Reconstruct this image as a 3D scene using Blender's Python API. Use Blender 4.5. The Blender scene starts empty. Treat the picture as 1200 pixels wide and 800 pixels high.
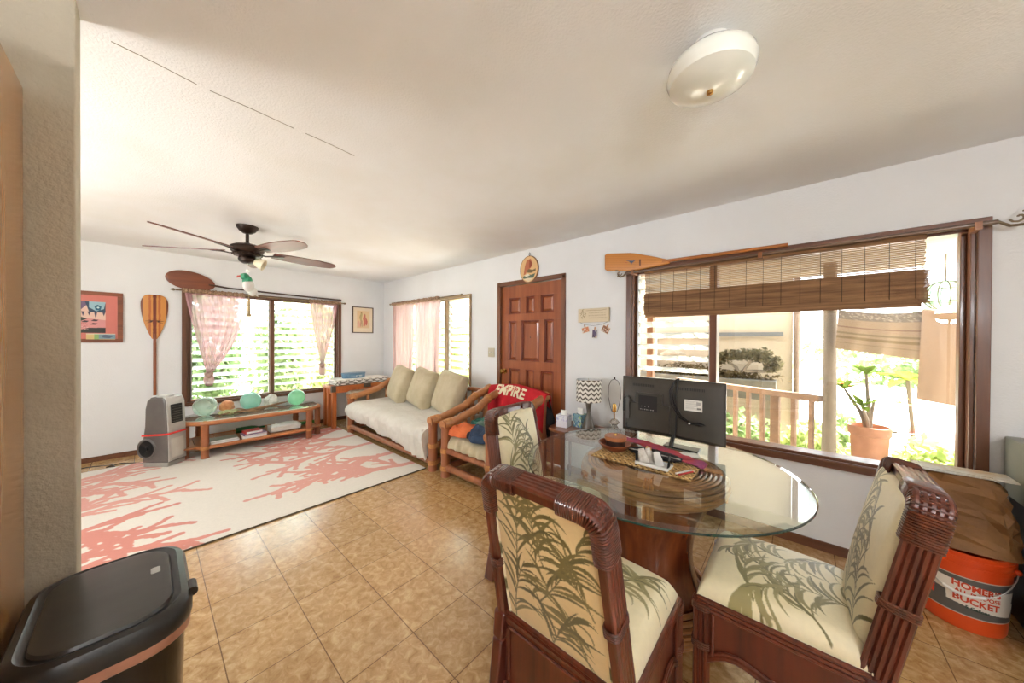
import bpy, math, random
import numpy as np
from mathutils import Vector, Matrix
PI = math.pi
SKY, SUN, EXPO, FILL = 3.2, 18.0, 1.45, 75.0
scene = bpy.context.scene
COL = scene.collection

# ------------------------------------------------------------------ helpers
def lin(c):
    c = [x/255.0 for x in c]
    return tuple(x/12.92 if x <= 0.04045 else ((x+0.055)/1.055)**2.4 for x in c)

class MB:
    """collects geometry of ONE mesh; verts, faces, material slots and vertex colours"""
    def __init__(s): s.v = []; s.f = []; s.m = []; s.c = []; s.cur = (1, 1, 1)
    def add(s, vs, fs, m=0, cols=None):
        b = len(s.v); s.v += [tuple(p) for p in vs]
        s.c += ([s.cur]*len(vs) if cols is None else [tuple(c) for c in cols])
        s.f += [tuple(i+b for i in f) for f in fs]; s.m += [m]*len(fs); return s
    def box(s, x0, x1, y0, y1, z0, z1, m=0):
        v = [(x, y, z) for z in (z0, z1) for y in (y0, y1) for x in (x0, x1)]
        return s.add(v, [(0,2,3,1),(4,5,7,6),(0,1,5,4),(2,6,7,3),(0,4,6,2),(1,3,7,5)], m)
    def obox(s, c, h, M=None, m=0):
        M = M or Matrix.Identity(3); c = Vector(c)
        v = [c + M @ Vector((x*h[0], y*h[1], z*h[2])) for z in (-1, 1) for y in (-1, 1) for x in (-1, 1)]
        return s.add(v, [(0,2,3,1),(4,5,7,6),(0,1,5,4),(2,6,7,3),(0,4,6,2),(1,3,7,5)], m)
    def tube(s, pts, r, n=8, closed=False, caps=True, m=0, flat=1.0, up=None):
        P = [Vector(p) for p in pts]; k = len(P)
        if not hasattr(r, '__len__'): r = [r]*k
        T = []
        for i in range(k):
            a = P[(i-1) % k] if (closed or i > 0) else P[i]
            b = P[(i+1) % k] if (closed or i < k-1) else P[i]
            t = b-a; T.append(t.normalized() if t.length > 1e-9 else Vector((0, 0, 1)))
        u = Vector(up) if up else (Vector((0, 0, 1)) if abs(T[0].z) < 0.9 else Vector((1, 0, 0)))
        vs = []
        N = (u - T[0]*u.dot(T[0])).normalized()
        for i in range(k):
            N = (N - T[i]*N.dot(T[i]))
            N = N.normalized() if N.length > 1e-6 else T[i].orthogonal().normalized()
            B = T[i].cross(N)
            for j in range(n):
                a = 2*PI*j/n
                vs.append(P[i] + (N*math.cos(a)*flat + B*math.sin(a))*r[i])
        fs = []
        for i in range(k if closed else k-1):
            for j in range(n):
                i2 = (i+1) % k
                fs.append((i*n+j, i*n+(j+1) % n, i2*n+(j+1) % n, i2*n+j))
        if caps and not closed:
            fs.append(tuple(range(n-1, -1, -1))); fs.append(tuple((k-1)*n+j for j in range(n)))
        return s.add(vs, fs, m)
    def lathe(s, prof, n=24, c=(0, 0, 0), M=None, m=0, caps=True):
        M = M or Matrix.Identity(3); c = Vector(c); vs = []
        for r, z in prof:
            for j in range(n):
                a = 2*PI*j/n; vs.append(c + M @ Vector((r*math.cos(a), r*math.sin(a), z)))
        k = len(prof); fs = []
        for i in range(k-1):
            for j in range(n):
                fs.append((i*n+j, i*n+(j+1) % n, (i+1)*n+(j+1) % n, (i+1)*n+j))
        if caps:
            fs.append(tuple(range(n-1, -1, -1))); fs.append(tuple((k-1)*n+j for j in range(n)))
        return s.add(vs, fs, m)
    def prism(s, poly, d0, d1, frame=None, m=0):
        """poly in 2D, extruded along w from d0 to d1; frame = (origin, U, V, W)"""
        o, U, V, W = [Vector(q) for q in (frame or ((0,0,0),(1,0,0),(0,1,0),(0,0,1)))]
        n = len(poly)
        vs = [o+U*p[0]+V*p[1]+W*d0 for p in poly]+[o+U*p[0]+V*p[1]+W*d1 for p in poly]
        fs = [tuple(range(n-1, -1, -1)), tuple(range(n, 2*n))]+[(i, (i+1) % n, n+(i+1) % n, n+i) for i in range(n)]
        return s.add(vs, fs, m)
    def ball(s, c, r, n=16, k=10, m=0):
        if not hasattr(r, '__len__'): r = (r, r, r)
        prof = [(math.sin(PI*i/k), -math.cos(PI*i/k)) for i in range(k+1)]
        prof[0] = (1e-4, -1); prof[-1] = (1e-4, 1)
        M = Matrix.Diagonal(r); return s.lathe(prof, n, c, M, m)
    def grid(s, P, C=None, wrap=False, m=0, flip=False):
        nu, nv = P.shape[:2]; base = np.arange(nu*nv).reshape(nu, nv)
        a = base[:-1, :-1]; b = base[1:, :-1]; c = base[1:, 1:]; d = base[:-1, 1:]
        F = np.stack([a, b, c, d], -1).reshape(-1, 4)
        if wrap:
            F = np.concatenate([F, np.stack([base[-1, :-1], base[0, :-1], base[0, 1:], base[-1, 1:]], -1).reshape(-1, 4)])
        if flip: F = F[:, ::-1]
        return s.add(P.reshape(-1, 3).tolist(), F.tolist(), m, None if C is None else C.reshape(-1, 3).tolist())
    def move(s, M):
        s.v = [tuple(M @ Vector(p)) for p in s.v]; return s

def obj(name, mb, mats, parent=None, smooth=True, bevel=0, ang=38, seg=2, loc=None):
    me = bpy.data.meshes.new(name)
    me.from_pydata(mb.v, [], mb.f)
    if not isinstance(mats, (list, tuple)): mats = [mats]
    for m in mats: me.materials.append(m)
    if len(mats) > 1: me.polygons.foreach_set('material_index', mb.m)
    if any(c != (1, 1, 1) for c in mb.c[:1]+mb.c[-1:]) or any(getattr(m, 'name', '').startswith('painted') for m in mats):
        at = me.color_attributes.new('col', 'FLOAT_COLOR', 'POINT')
        arr = np.ones((len(mb.v), 4), dtype=np.float32); arr[:, :3] = np.array(mb.c, dtype=np.float32)
        at.data.foreach_set('color', arr.ravel())
    me.update()
    if smooth:
        me.polygons.foreach_set('use_smooth', [True]*len(me.polygons)); me.set_sharp_from_angle(angle=math.radians(ang))
    o = bpy.data.objects.new(name, me); COL.objects.link(o)
    if bevel:
        b = o.modifiers.new('Bevel', 'BEVEL'); b.width = bevel; b.segments = seg; b.limit_method = 'ANGLE'; b.angle_limit = math.radians(40)
    if parent is not None: o.parent = parent
    if loc: o.location = loc
    return o
def tag(o, label, cat=None, group=None):
    o['label'] = label
    if cat: o['category'] = cat
    if group: o['group'] = group
    return o
def thing(name, label, cat, loc=(0, 0, 0), rz=0, group=None):
    o = bpy.data.objects.new(name, None); COL.objects.link(o); o.empty_display_size = .05
    o.location = loc; o.rotation_euler = (0, 0, rz); return tag(o, label, cat, group)
def solo(name, label, cat, mb, mats, group=None, **k):
    return tag(obj(name, mb, mats, **k), label, cat, group)
def struct(name, mb, mats, **k):
    o = obj(name, mb, mats, **k)
    if o.parent is None: o['kind'] = 'structure'
    return o
def copy_tree(o, parent=None):
    c = o.copy(); COL.objects.link(c)
    if parent is not None: c.parent = parent
    for ch in list(o.children): copy_tree(ch, c)
    return c
def text_part(name, body, size, mat, parent, loc, rot, depth=.001, align='CENTER', sx=1.0, shear=0, bold=0):
    cu = bpy.data.curves.new('t', 'FONT'); cu.body = body; cu.size = size; cu.extrude = depth; cu.align_x = align; cu.align_y = 'CENTER'
    cu.shear = shear; cu.offset = bold; cu.resolution_u = 3
    t = bpy.data.objects.new('t', cu); COL.objects.link(t)
    bpy.context.view_layer.update()
    me = bpy.data.meshes.new_from_object(t.evaluated_get(bpy.context.evaluated_depsgraph_get())); bpy.data.objects.remove(t)
    me.name = name; me.materials.clear(); me.materials.append(mat)
    o = bpy.data.objects.new(name, me); COL.objects.link(o); o.parent = parent
    o.location = loc; o.rotation_euler = rot; o.scale = (sx, 1, 1); return o

# ------------------------------------------------------------------ materials
MATS = {}
def nd(nt, t, **k):
    n = nt.nodes.new(t)
    for a, b in k.items(): setattr(n, a, b)
    return n
def coords(nt, sc=(1, 1, 1), loc=(0, 0, 0), rot=(0, 0, 0)):
    tc = nd(nt, 'ShaderNodeTexCoord'); mp = nd(nt, 'ShaderNodeMapping')
    mp.inputs['Scale'].default_value = sc; mp.inputs['Location'].default_value = loc; mp.inputs['Rotation'].default_value = rot
    nt.links.new(tc.outputs['Object'], mp.inputs[0]); return mp.outputs[0]
def mat(name, c, rough=.6, c2=None, sc=(8, 8, 8), bump=0, bsc=None, metal=0, coat=0, spec=.5, ramp=(.35, .65), sheen=0, trans=0, emit=None, detail=4, painted=False, grime=0, sub=0):
    """procedural principled material: noise between two colours, noise bump"""
    if name in MATS: return MATS[name]
    m = bpy.data.materials.new(name); m.use_nodes = True; nt = m.node_tree; p = nt.nodes['Principled BSDF']
    L = nt.links.new
    p.inputs['Roughness'].default_value = rough; p.inputs['Metallic'].default_value = metal
    p.inputs['Coat Weight'].default_value = coat; p.inputs['Coat Roughness'].default_value = .12; p.inputs['Specular IOR Level'].default_value = spec
    p.inputs['Transmission Weight'].default_value = trans; p.inputs['Sheen Weight'].default_value = sheen
    col = lin(c); col2 = lin(c2) if c2 else tuple(x*.88 for x in col)
    v = coords(nt, sc)
    if painted:
        a = nd(nt, 'ShaderNodeAttribute', attribute_name='col')
        n = nd(nt, 'ShaderNodeTexNoise'); n.inputs['Scale'].default_value = 1; n.inputs['Detail'].default_value = 3; L(v, n.inputs[0])
        mr = nd(nt, 'ShaderNodeMapRange'); mr.inputs[3].default_value = 1-grime; mr.inputs[4].default_value = 1+grime*.5; L(n.outputs[0], mr.inputs[0])
        mx = nd(nt, 'ShaderNodeVectorMath', operation='SCALE'); L(a.outputs['Color'], mx.inputs[0]); L(mr.outputs[0], mx.inputs['Scale'])
        L(mx.outputs[0], p.inputs['Base Color'])
    else:
        n = nd(nt, 'ShaderNodeTexNoise'); n.inputs['Scale'].default_value = 1; n.inputs['Detail'].default_value = detail; n.inputs['Roughness'].default_value = .6; L(v, n.inputs[0])
        r = nd(nt, 'ShaderNodeValToRGB'); r.color_ramp.elements[0].position = ramp[0]; r.color_ramp.elements[1].position = ramp[1]
        r.color_ramp.elements[0].color = (*col2, 1); r.color_ramp.elements[1].color = (*col, 1)
        L(n.outputs[0], r.inputs[0]); L(r.outputs[0], p.inputs['Base Color'])
    if bump:
        n2 = nd(nt, 'ShaderNodeTexNoise'); n2.inputs['Scale'].default_value = 1; n2.inputs['Detail'].default_value = 3
        L(coords(nt, bsc or (120, 120, 120)), n2.inputs[0])
        b = nd(nt, 'ShaderNodeBump'); b.inputs['Strength'].default_value = 1; b.inputs['Distance'].default_value = bump
        L(n2.outputs[0], b.inputs['Height']); L(b.outputs[0], p.inputs['Normal'])
    if emit: p.inputs['Emission Color'].default_value = (*lin(emit[0]), 1); p.inputs['Emission Strength'].default_value = emit[1]
    MATS[name] = m; return m
def wood(name, c, c2, axis='z', rough=.35, coat=.3, sc=1):
    a = {'x': (1.5, 22, 22), 'y': (22, 1.5, 22), 'z': (22, 22, 1.5)}[axis]
    return mat(name, c, rough, c2, tuple(q*sc for q in a), bump=.0006, bsc=tuple(q*sc*3 for q in a), coat=coat, ramp=(.3, .7), detail=6)
def glassmat(name, tint, refl=1.0, diffuse=0.0, dcol=(235, 240, 235), rough=0.0, ior=1.5):
    """thin sheet glass: see-through with a fresnel reflection, optionally a little cloudy"""
    m = bpy.data.materials.new(name); m.use_nodes = True; nt = m.node_tree; nt.nodes.remove(nt.nodes['Principled BSDF'])
    L = nt.links.new; out = nt.nodes['Material Output']
    t = nd(nt, 'ShaderNodeBsdfTransparent'); t.inputs[0].default_value = (*lin(tint), 1)
    g = nd(nt, 'ShaderNodeBsdfGlossy'); g.inputs['Roughness'].default_value = rough
    ge_ = nd(nt, 'ShaderNodeNewGeometry'); dt_ = nd(nt, 'ShaderNodeVectorMath', operation='DOT_PRODUCT'); L(ge_.outputs['Incoming'], dt_.inputs[0]); L(ge_.outputs['Normal'], dt_.inputs[1])
    ab = nd(nt, 'ShaderNodeMath', operation='ABSOLUTE'); L(dt_.outputs['Value'], ab.inputs[0])
    om = nd(nt, 'ShaderNodeMath', operation='SUBTRACT'); om.inputs[0].default_value = 1; L(ab.outputs[0], om.inputs[1])
    pw = nd(nt, 'ShaderNodeMath', operation='POWER'); pw.inputs[1].default_value = 5; L(om.outputs[0], pw.inputs[0])
    ma = nd(nt, 'ShaderNodeMath', operation='MULTIPLY_ADD'); ma.inputs[1].default_value = .96; ma.inputs[2].default_value = .04; L(pw.outputs[0], ma.inputs[0])
    mu = nd(nt, 'ShaderNodeMath', operation='MULTIPLY'); mu.inputs[1].default_value = refl; mu.use_clamp = True; L(ma.outputs[0], mu.inputs[0])
    base = t.outputs[0]
    if diffuse:
        d = nd(nt, 'ShaderNodeBsdfTranslucent'); d.inputs[0].default_value = (*lin(dcol), 1)
        d2 = nd(nt, 'ShaderNodeBsdfDiffuse'); d2.inputs[0].default_value = (*lin(dcol), 1)
        ms = nd(nt, 'ShaderNodeMixShader'); ms.inputs[0].default_value = .5; L(d.outputs[0], ms.inputs[1]); L(d2.outputs[0], ms.inputs[2])
        no = nd(nt, 'ShaderNodeTexNoise'); no.inputs['Scale'].default_value = 1; L(coords(nt, (9, 9, 9)), no.inputs[0])
        mr = nd(nt, 'ShaderNodeMapRange'); mr.inputs[3].default_value = diffuse*.7; mr.inputs[4].default_value = min(1, diffuse*1.3); L(no.outputs[0], mr.inputs[0])
        mm = nd(nt, 'ShaderNodeMixShader'); L(mr.outputs[0], mm.inputs[0]); L(base, mm.inputs[1]); L(ms.outputs[0], mm.inputs[2]); base = mm.outputs[0]
    mx = nd(nt, 'ShaderNodeMixShader'); L(mu.outputs[0], mx.inputs[0]); L(base, mx.inputs[1]); L(g.outputs[0], mx.inputs[2]); L(mx.outputs[0], out.inputs[0])
    MATS[name] = m; return m
def sheer(name, c, opacity=.6):
    m = bpy.data.materials.new(name); m.use_nodes = True; nt = m.node_tree; nt.nodes.remove(nt.nodes['Principled BSDF']); L = nt.links.new
    out = nt.nodes['Material Output']; t = nd(nt, 'ShaderNodeBsdfTransparent')
    d = nd(nt, 'ShaderNodeBsdfDiffuse'); tr = nd(nt, 'ShaderNodeBsdfTranslucent')
    no = nd(nt, 'ShaderNodeTexNoise'); no.inputs['Scale'].default_value = 1; L(coords(nt, (30, 30, 6)), no.inputs[0])
    r = nd(nt, 'ShaderNodeValToRGB'); r.color_ramp.elements[0].color = (*[x*.85 for x in lin(c)], 1); r.color_ramp.elements[1].color = (*lin(c), 1); L(no.outputs[0], r.inputs[0])
    L(r.outputs[0], d.inputs[0]); L(r.outputs[0], tr.inputs[0])
    a = nd(nt, 'ShaderNodeMixShader'); a.inputs[0].default_value = .6; L(d.outputs[0], a.inputs[1]); L(tr.outputs[0], a.inputs[2])
    b = nd(nt, 'ShaderNodeMixShader'); b.inputs[0].default_value = opacity; L(t.outputs[0], b.inputs[1]); L(a.outputs[0], b.inputs[2]); L(b.outputs[0], out.inputs[0])
    MATS[name] = m; return m
def leafmat(name, c, c2):
    m = bpy.data.materials.new(name); m.use_nodes = True; nt = m.node_tree; nt.nodes.remove(nt.nodes['Principled BSDF']); L = nt.links.new
    out = nt.nodes['Material Output']; d = nd(nt, 'ShaderNodeBsdfDiffuse'); tr = nd(nt, 'ShaderNodeBsdfTranslucent')
    no = nd(nt, 'ShaderNodeTexNoise'); no.inputs['Scale'].default_value = 1; L(coords(nt, (7, 7, 7)), no.inputs[0])
    r = nd(nt, 'ShaderNodeValToRGB'); r.color_ramp.elements[0].position = .35; r.color_ramp.elements[1].position = .65
    r.color_ramp.elements[0].color = (*lin(c2), 1); r.color_ramp.elements[1].color = (*lin(c), 1); L(no.outputs[0], r.inputs[0])
    L(r.outputs[0], d.inputs[0]); L(r.outputs[0], tr.inputs[0])
    a = nd(nt, 'ShaderNodeMixShader'); a.inputs[0].default_value = .5; L(d.outputs[0], a.inputs[1]); L(tr.outputs[0], a.inputs[2]); L(a.outputs[0], out.inputs[0])
    MATS[name] = m; return m

# painted patterns: numpy raster sampled onto the vertices of a fine grid
class Canvas:
    def __init__(s, w, h, bg): s.w, s.h = w, h; s.a = np.ones((h, w, 3))*np.array(lin(bg))
    def disc(s, x, y, r, c):
        x0, x1 = max(0, int(x-r-1)), min(s.w, int(x+r+2)); y0, y1 = max(0, int(y-r-1)), min(s.h, int(y+r+2))
        if x0 >= x1 or y0 >= y1: return
        Y, X = np.mgrid[y0:y1, x0:x1]; s.a[y0:y1, x0:x1][(X-x)**2+(Y-y)**2 <= r*r+.3] = c
    def stroke(s, pts, w, col, step=.7):
        c = lin(col)
        for i in range(len(pts)-1):
            (xa, ya), (xb, yb) = pts[i], pts[i+1]; d = math.hypot(xb-xa, yb-ya); k = max(1, int(d/max(step, .18*max(w[i], w[i+1]))))
            for j in range(k+1):
                t = j/k; s.disc(xa+(xb-xa)*t, ya+(yb-ya)*t, w[i]+(w[i+1]-w[i])*t, c)
    def poly(s, pts, col):
        c = lin(col); Y, X = np.mgrid[0:s.h, 0:s.w]; ins = np.zeros((s.h, s.w), bool); n = len(pts)
        for i in range(n):
            (x1, y1), (x2, y2) = pts[i], pts[(i+1) % n]
            if y1 == y2: continue
            ins ^= ((Y < y1) != (Y < y2)) & (X < (x2-x1)*(Y-y1)/(y2-y1)+x1)
        s.a[ins] = c
    def rect(s, x0, y0, x1, y1, col): s.a[int(max(0, y0)):int(y1), int(max(0, x0)):int(x1)] = lin(col)
    def sample(s, U, V):
        """U,V in 0..1, V up; bilinear"""
        fx = np.clip(U*s.w-.5, 0, s.w-1.001); fy = np.clip((1-V)*s.h-.5, 0, s.h-1.001); x = fx.astype(int); y = fy.astype(int); ax = (fx-x)[..., None]; ay = (fy-y)[..., None]
        x1 = np.minimum(x+1, s.w-1); y1 = np.minimum(y+1, s.h-1)
        return (s.a[y, x]*(1-ax)+s.a[y, x1]*ax)*(1-ay)+(s.a[y1, x]*(1-ax)+s.a[y1, x1]*ax)*ay
def frond_canvas(w, h, bg, cols, seed, roots, scale=1.0):
    """palm-frond print: arching stems with long pointed blades that droop"""
    cv = Canvas(w, h, bg); R = random.Random(seed)
    for (rx, ry, ang, ln) in roots:
        x, y = rx*w, ry*h; a = ang; n = 12; L = ln*h; st = []; bend = R.uniform(-.05, .05)
        for i in range(n): st.append((x, y, a)); x += math.cos(a)*L/n; y -= math.sin(a)*L/n; a += bend
        col = R.choice(cols); cv.stroke([(p[0], p[1]) for p in st], [2.4*scale*(1-.6*i/n) for i in range(n)], col, step=.6)
        for i in range(2, n):
            for sd in (-1, 1):
                if R.random() < .22: continue
                px, py, pa = st[i]; b = pa+sd*R.uniform(.28, .62); l2 = h*R.uniform(.24, .40)*scale**.5*(1.05-.5*i/n); m = 22; q = []; ww = []
                wm = R.uniform(3.6, 7.4)*scale; droop = R.uniform(.3, 1.5)
                for j in range(m):
                    t = j/(m-1); q.append((px, py)); ww.append(max(.5, wm*math.sin(PI*min(1, t*.95+.04))**.9*(1-.25*t)))
                    px += math.cos(b)*l2/m; py -= math.sin(b)*l2/m
                    tgt = -PI/2 if math.cos(b) < 0 and sd > 0 else -PI/2      # blades bend over towards the ground
                    d_ = math.atan2(math.sin(tgt-b), math.cos(tgt-b)); b += math.copysign(min(abs(d_), droop*1.6/m), d_)
                cv.stroke(q, ww, col if R.random() < .6 else R.choice(cols), step=.6)
    return cv
def painted_panel(mb, cv, o, U, V, nu, nv, m=0, off=0):
    """flat painted rectangle: origin o, edge vectors U, V"""
    o, U, V = np.array(o, float), np.array(U, float), np.array(V, float)
    u, v = np.meshgrid(np.linspace(0, 1, nu), np.linspace(0, 1, nv), indexing='ij')
    P = o+u[..., None]*U+v[..., None]*V
    mb.grid(P, cv.sample(u, v), m=m)
def superpuff(nu, nv, hx, hy, side, puff, c=.78, pw=.5):
    """upholstered block: X,Y,Z arrays and pattern coords"""
    t = np.sin(np.linspace(-PI/2, PI/2, nu)); q = np.sin(np.linspace(-PI/2, PI/2, nv))
    u, v = np.meshgrid(t, q, indexing='ij')
    def e(a): b = np.clip((np.abs(a)-c)/(1-c), 0, 1); return np.sqrt(np.clip(1-b*b, 0, 1))
    Z = side*(e(u)*e(v))+puff*np.clip((1-u*u)*(1-v*v), 0, 1)**pw
    return u*hx, v*hy, Z, u, v
def smoothnoise(X, Y, seed=0, f=1.0, k=5):
    R = np.random.RandomState(seed); out = np.zeros_like(X)
    for i in range(k):
        for _ in range(3):
            a = R.uniform(0, 2*PI); fr = f*(1.7**i)*R.uniform(.7, 1.3); out += np.sin(fr*(X*np.cos(a)+Y*np.sin(a))+R.uniform(0, 6.28))/(1.6**i)
    return out/6

M_paint = mat('painted_surface', (255, 255, 255), .7, painted=True, sc=(40, 40, 40), grime=.06)
M_paintfab = mat('painted_fabric', (255, 255, 255), .9, painted=True, sc=(60, 60, 60), grime=.1, bump=.0012, bsc=(420, 420, 420), sheen=.15)
M_paintgl = mat('painted_gloss', (255, 255, 255), .45, painted=True, sc=(20, 20, 20), grime=.05, coat=.05)
M_upholst = mat('painted_upholstery', (255, 255, 255), .42, painted=True, sc=(60, 60, 60), grime=.1, bump=.0006, bsc=(420, 420, 420), sheen=.2, spec=.6)
M_wall = mat('wall_paint', (232, 232, 231), .75, (227, 226, 224), (1.3, 1.3, 1.3), bump=.0016, bsc=(95, 95, 95))
M_stub = mat('wall_paint_textured', (205, 196, 176), .8, (194, 184, 163), (3, 3, 3), bump=.004, bsc=(70, 70, 70))
M_ceil = mat('ceiling_paint', (243, 243, 243), .8, (238, 236, 232), (.9, .9, .9), bump=.0018, bsc=(110, 110, 110), ramp=(.4, .6))
M_trimwood = wood('dark_trim_wood', (118, 72, 45), (84, 48, 30), 'x', .4, .2)
M_trimz = wood('dark_trim_wood_upright', (122, 76, 48), (88, 52, 32), 'z', .4, .2)
M_doorwood = wood('door_wood', (168, 94, 50), (136, 68, 32), 'z', .35, .35)
M_doordark = wood('door_moulding', (140, 60, 30), (104, 40, 20), 'z', .35, .35)
M_rattan = wood('rattan_reed', (112, 48, 26), (66, 26, 16), 'z', .28, .5, 1.5)
M_ratwood = wood('chair_wood', (104, 42, 24), (66, 26, 18), 'z', .3, .5)
M_bamboo = wood('bamboo_pole', (196, 134, 84), (158, 98, 56), 'y', .35, .4)
M_bamboored = wood('bamboo_pole_red', (168, 102, 62), (134, 74, 42), 'z', .35, .4)
M_binding = mat('cane_binding', (206, 146, 84), .45, (170, 108, 56), (30, 30, 30), coat=.3)
M_darkbind = mat('rattan_binding', (106, 50, 28), .32, (62, 28, 18), (60, 60, 60), coat=.5)
M_black = mat('black_plastic', (26, 25, 24), .3, (18, 17, 17), (9, 9, 9))
M_brass = mat('brass', (205, 160, 90), .25, (180, 135, 70), metal=1)
M_bronze = mat('dark_bronze', (58, 40, 30), .4, (40, 28, 22), metal=.6)
M_white = mat('white_plastic', (232, 230, 224), .4)
M_paper = mat('white_paper', (236, 234, 228), .8)
M_pane = glassmat('window_glass', (252, 253, 252), .9)
M_louvre = glassmat('louvre_glass', (240, 245, 242), 1.0, .30, (245, 248, 246))
M_alu = mat('aluminium', (190, 188, 182), .4, metal=.7)
# ------------------------------------------------------------------ room shell
H = 2.42; XF = 8.4; YL = -5.2
def floor_material():
    m = bpy.data.materials.new('vinyl_tile'); m.use_nodes = True; nt = m.node_tree; p = nt.nodes['Principled BSDF']; L = nt.links.new
    t = .3048
    v = coords(nt, (1, 1, 1), (-(4.770 % t), (2.418 % t), 0))
    br = nd(nt, 'ShaderNodeTexBrick'); br.offset = 0; br.squash = 1
    br.inputs['Scale'].default_value = 1; br.inputs['Brick Width'].default_value = t; br.inputs['Row Height'].default_value = t
    br.inputs['Mortar Size'].default_value = .0022; br.inputs['Mortar Smooth'].default_value = .2; br.inputs['Bias'].default_value = 0
    br.inputs['Color1'].default_value = (.92, .92, .92, 1); br.inputs['Color2'].default_value = (1.05, 1.05, 1.05, 1); br.inputs['Mortar'].default_value = (.34, .29, .25, 1); L(v, br.inputs[0])
    n = nd(nt, 'ShaderNodeTexNoise'); n.inputs['Scale'].default_value = 1; n.inputs['Detail'].default_value = 7; n.inputs['Roughness'].default_value = .65; n.inputs['Distortion'].default_value = .7; L(coords(nt, (24, 24, 24)), n.inputs[0])
    r = nd(nt, 'ShaderNodeValToRGB'); e = r.color_ramp.elements; e[0].position = .3; e[0].color = (*lin((158, 116, 68)), 1); e[1].position = .68; e[1].color = (*lin((212, 178, 128)), 1)
    k = e.new(.5); k.color = (*lin((188, 148, 96)), 1); L(n.outputs[0], r.inputs[0])
    mx = nd(nt, 'ShaderNodeMix', data_type='RGBA', blend_type='MULTIPLY'); mx.inputs[0].default_value = 1; L(r.outputs[0], mx.inputs[6]); L(br.outputs[0], mx.inputs[7]); L(mx.outputs[2], p.inputs['Base Color'])
    rr = nd(nt, 'ShaderNodeMapRange'); rr.inputs[3].default_value = .12; rr.inputs[4].default_value = .32; p.inputs['Specular IOR Level'].default_value = .8; p.inputs['Coat Weight'].default_value = .3; p.inputs['Coat Roughness'].default_value = .16; L(n.outputs[0], rr.inputs[0]); L(rr.outputs[0], p.inputs['Roughness'])
    b = nd(nt, 'ShaderNodeBump'); b.inputs['Distance'].default_value = .0006; b.inputs['Strength'].default_value = 1
    n3 = nd(nt, 'ShaderNodeTexNoise'); n3.inputs['Scale'].default_value = 1; n3.inputs['Detail'].default_value = 4; L(coords(nt, (38, 38, 38)), n3.inputs[0])
    ad = nd(nt, 'ShaderNodeMath', operation='SUBTRACT'); L(n3.outputs[0], ad.inputs[0]); L(br.outputs['Fac'], ad.inputs[1]); L(ad.outputs[0], b.inputs['Height']); L(b.outputs[0], p.inputs['Normal'])
    return m
struct('floor', MB().box(-.12, XF+.12, YL-.12, .12, -.12, 0), floor_material(), smooth=False)
struct('ceiling', MB().box(-.6, XF+.3, YL-.3, .95, H, H+.14), M_ceil, smooth=False)  # unseen overhang past the right wall, extended to shade the sofa window
# hairline seam in the ceiling plaster
sm = MB()
for a, b in (((3.969, -3.02), (3.929, -2.80)), ((3.925, -2.76), (3.909, -2.45)), ((3.908, -2.40), (3.89, -2.15))):
    sm.tube([(a[0], a[1], H-.0005), ((a[0]+b[0])/2+.004, (a[1]+b[1])/2, H-.0005), (b[0], b[1], H-.0005)], .0013, 5)
struct('trim_3', sm, mat('plaster_crack', (160, 146, 124), .9))
W1 = (4.665, 6.515, .60, 1.985); W2 = (-2.60, -.80, .55, 1.945); W3 = (.43, 2.44, .70, 1.965); D1 = (2.985, 3.945, 2.06)
w = MB()
w.box(-.12, W3[0], 0, .12, 0, H); w.box(W3[0], W3[1], 0, .12, 0, W3[2]); w.box(W3[0], W3[1], 0, .12, W3[3], H)
w.box(W3[1], D1[0], 0, .12, 0, H); w.box(D1[0], D1[1], 0, .12, D1[2], H); w.box(D1[1], W1[0], 0, .12, 0, H)
w.box(W1[0], W1[1], 0, .12, 0, W1[2]); w.box(W1[0], W1[1], 0, .12, W1[3], H); w.box(W1[1], XF+.12, 0, .12, 0, H)
struct('wall_right', w, M_wall, smooth=False)
w = MB()
w.box(-.12, 0, W2[1], 0, 0, H); w.box(-.12, 0, W2[0], W2[1], 0, W2[2]); w.box(-.12, 0, W2[0], W2[1], W2[3], H); w.box(-.12, 0, YL, W2[0], 0, H)
struct('wall_back', w, M_wall, smooth=False)
w = MB(); fw = (2.0, 3.7, .7, 2.1)  # opening added in the unseen left wall to bring in fill daylight
w.box(-.12, fw[0], YL-.12, YL, 0, H); w.box(fw[1], XF+.12, YL-.12, YL, 0, H); w.box(fw[0], fw[1], YL-.12, YL, 0, fw[2]); w.box(fw[0], fw[1], YL-.12, YL, fw[3], H)
struct('wall_left', w, M_wall, smooth=False)
struct('wall_front', MB().box(XF, XF+.12, YL, 0, 0, H), M_wall, smooth=False)
struct('wall_partition', MB().box(4.012, 4.122, YL, -3.082, 0, H), M_stub, smooth=False, bevel=.004)
struct('baseboard_back', MB().box(0, .012, YL, -2.95+2.93, 0, .055), M_trimwood, smooth=False)
b = MB().box(0, 2.93, -.012, 0, 0, .06); b.box(4.0, XF, -.012, 0, 0, .06); struct('baseboard_right', b, M_trimwood, smooth=False)

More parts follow.
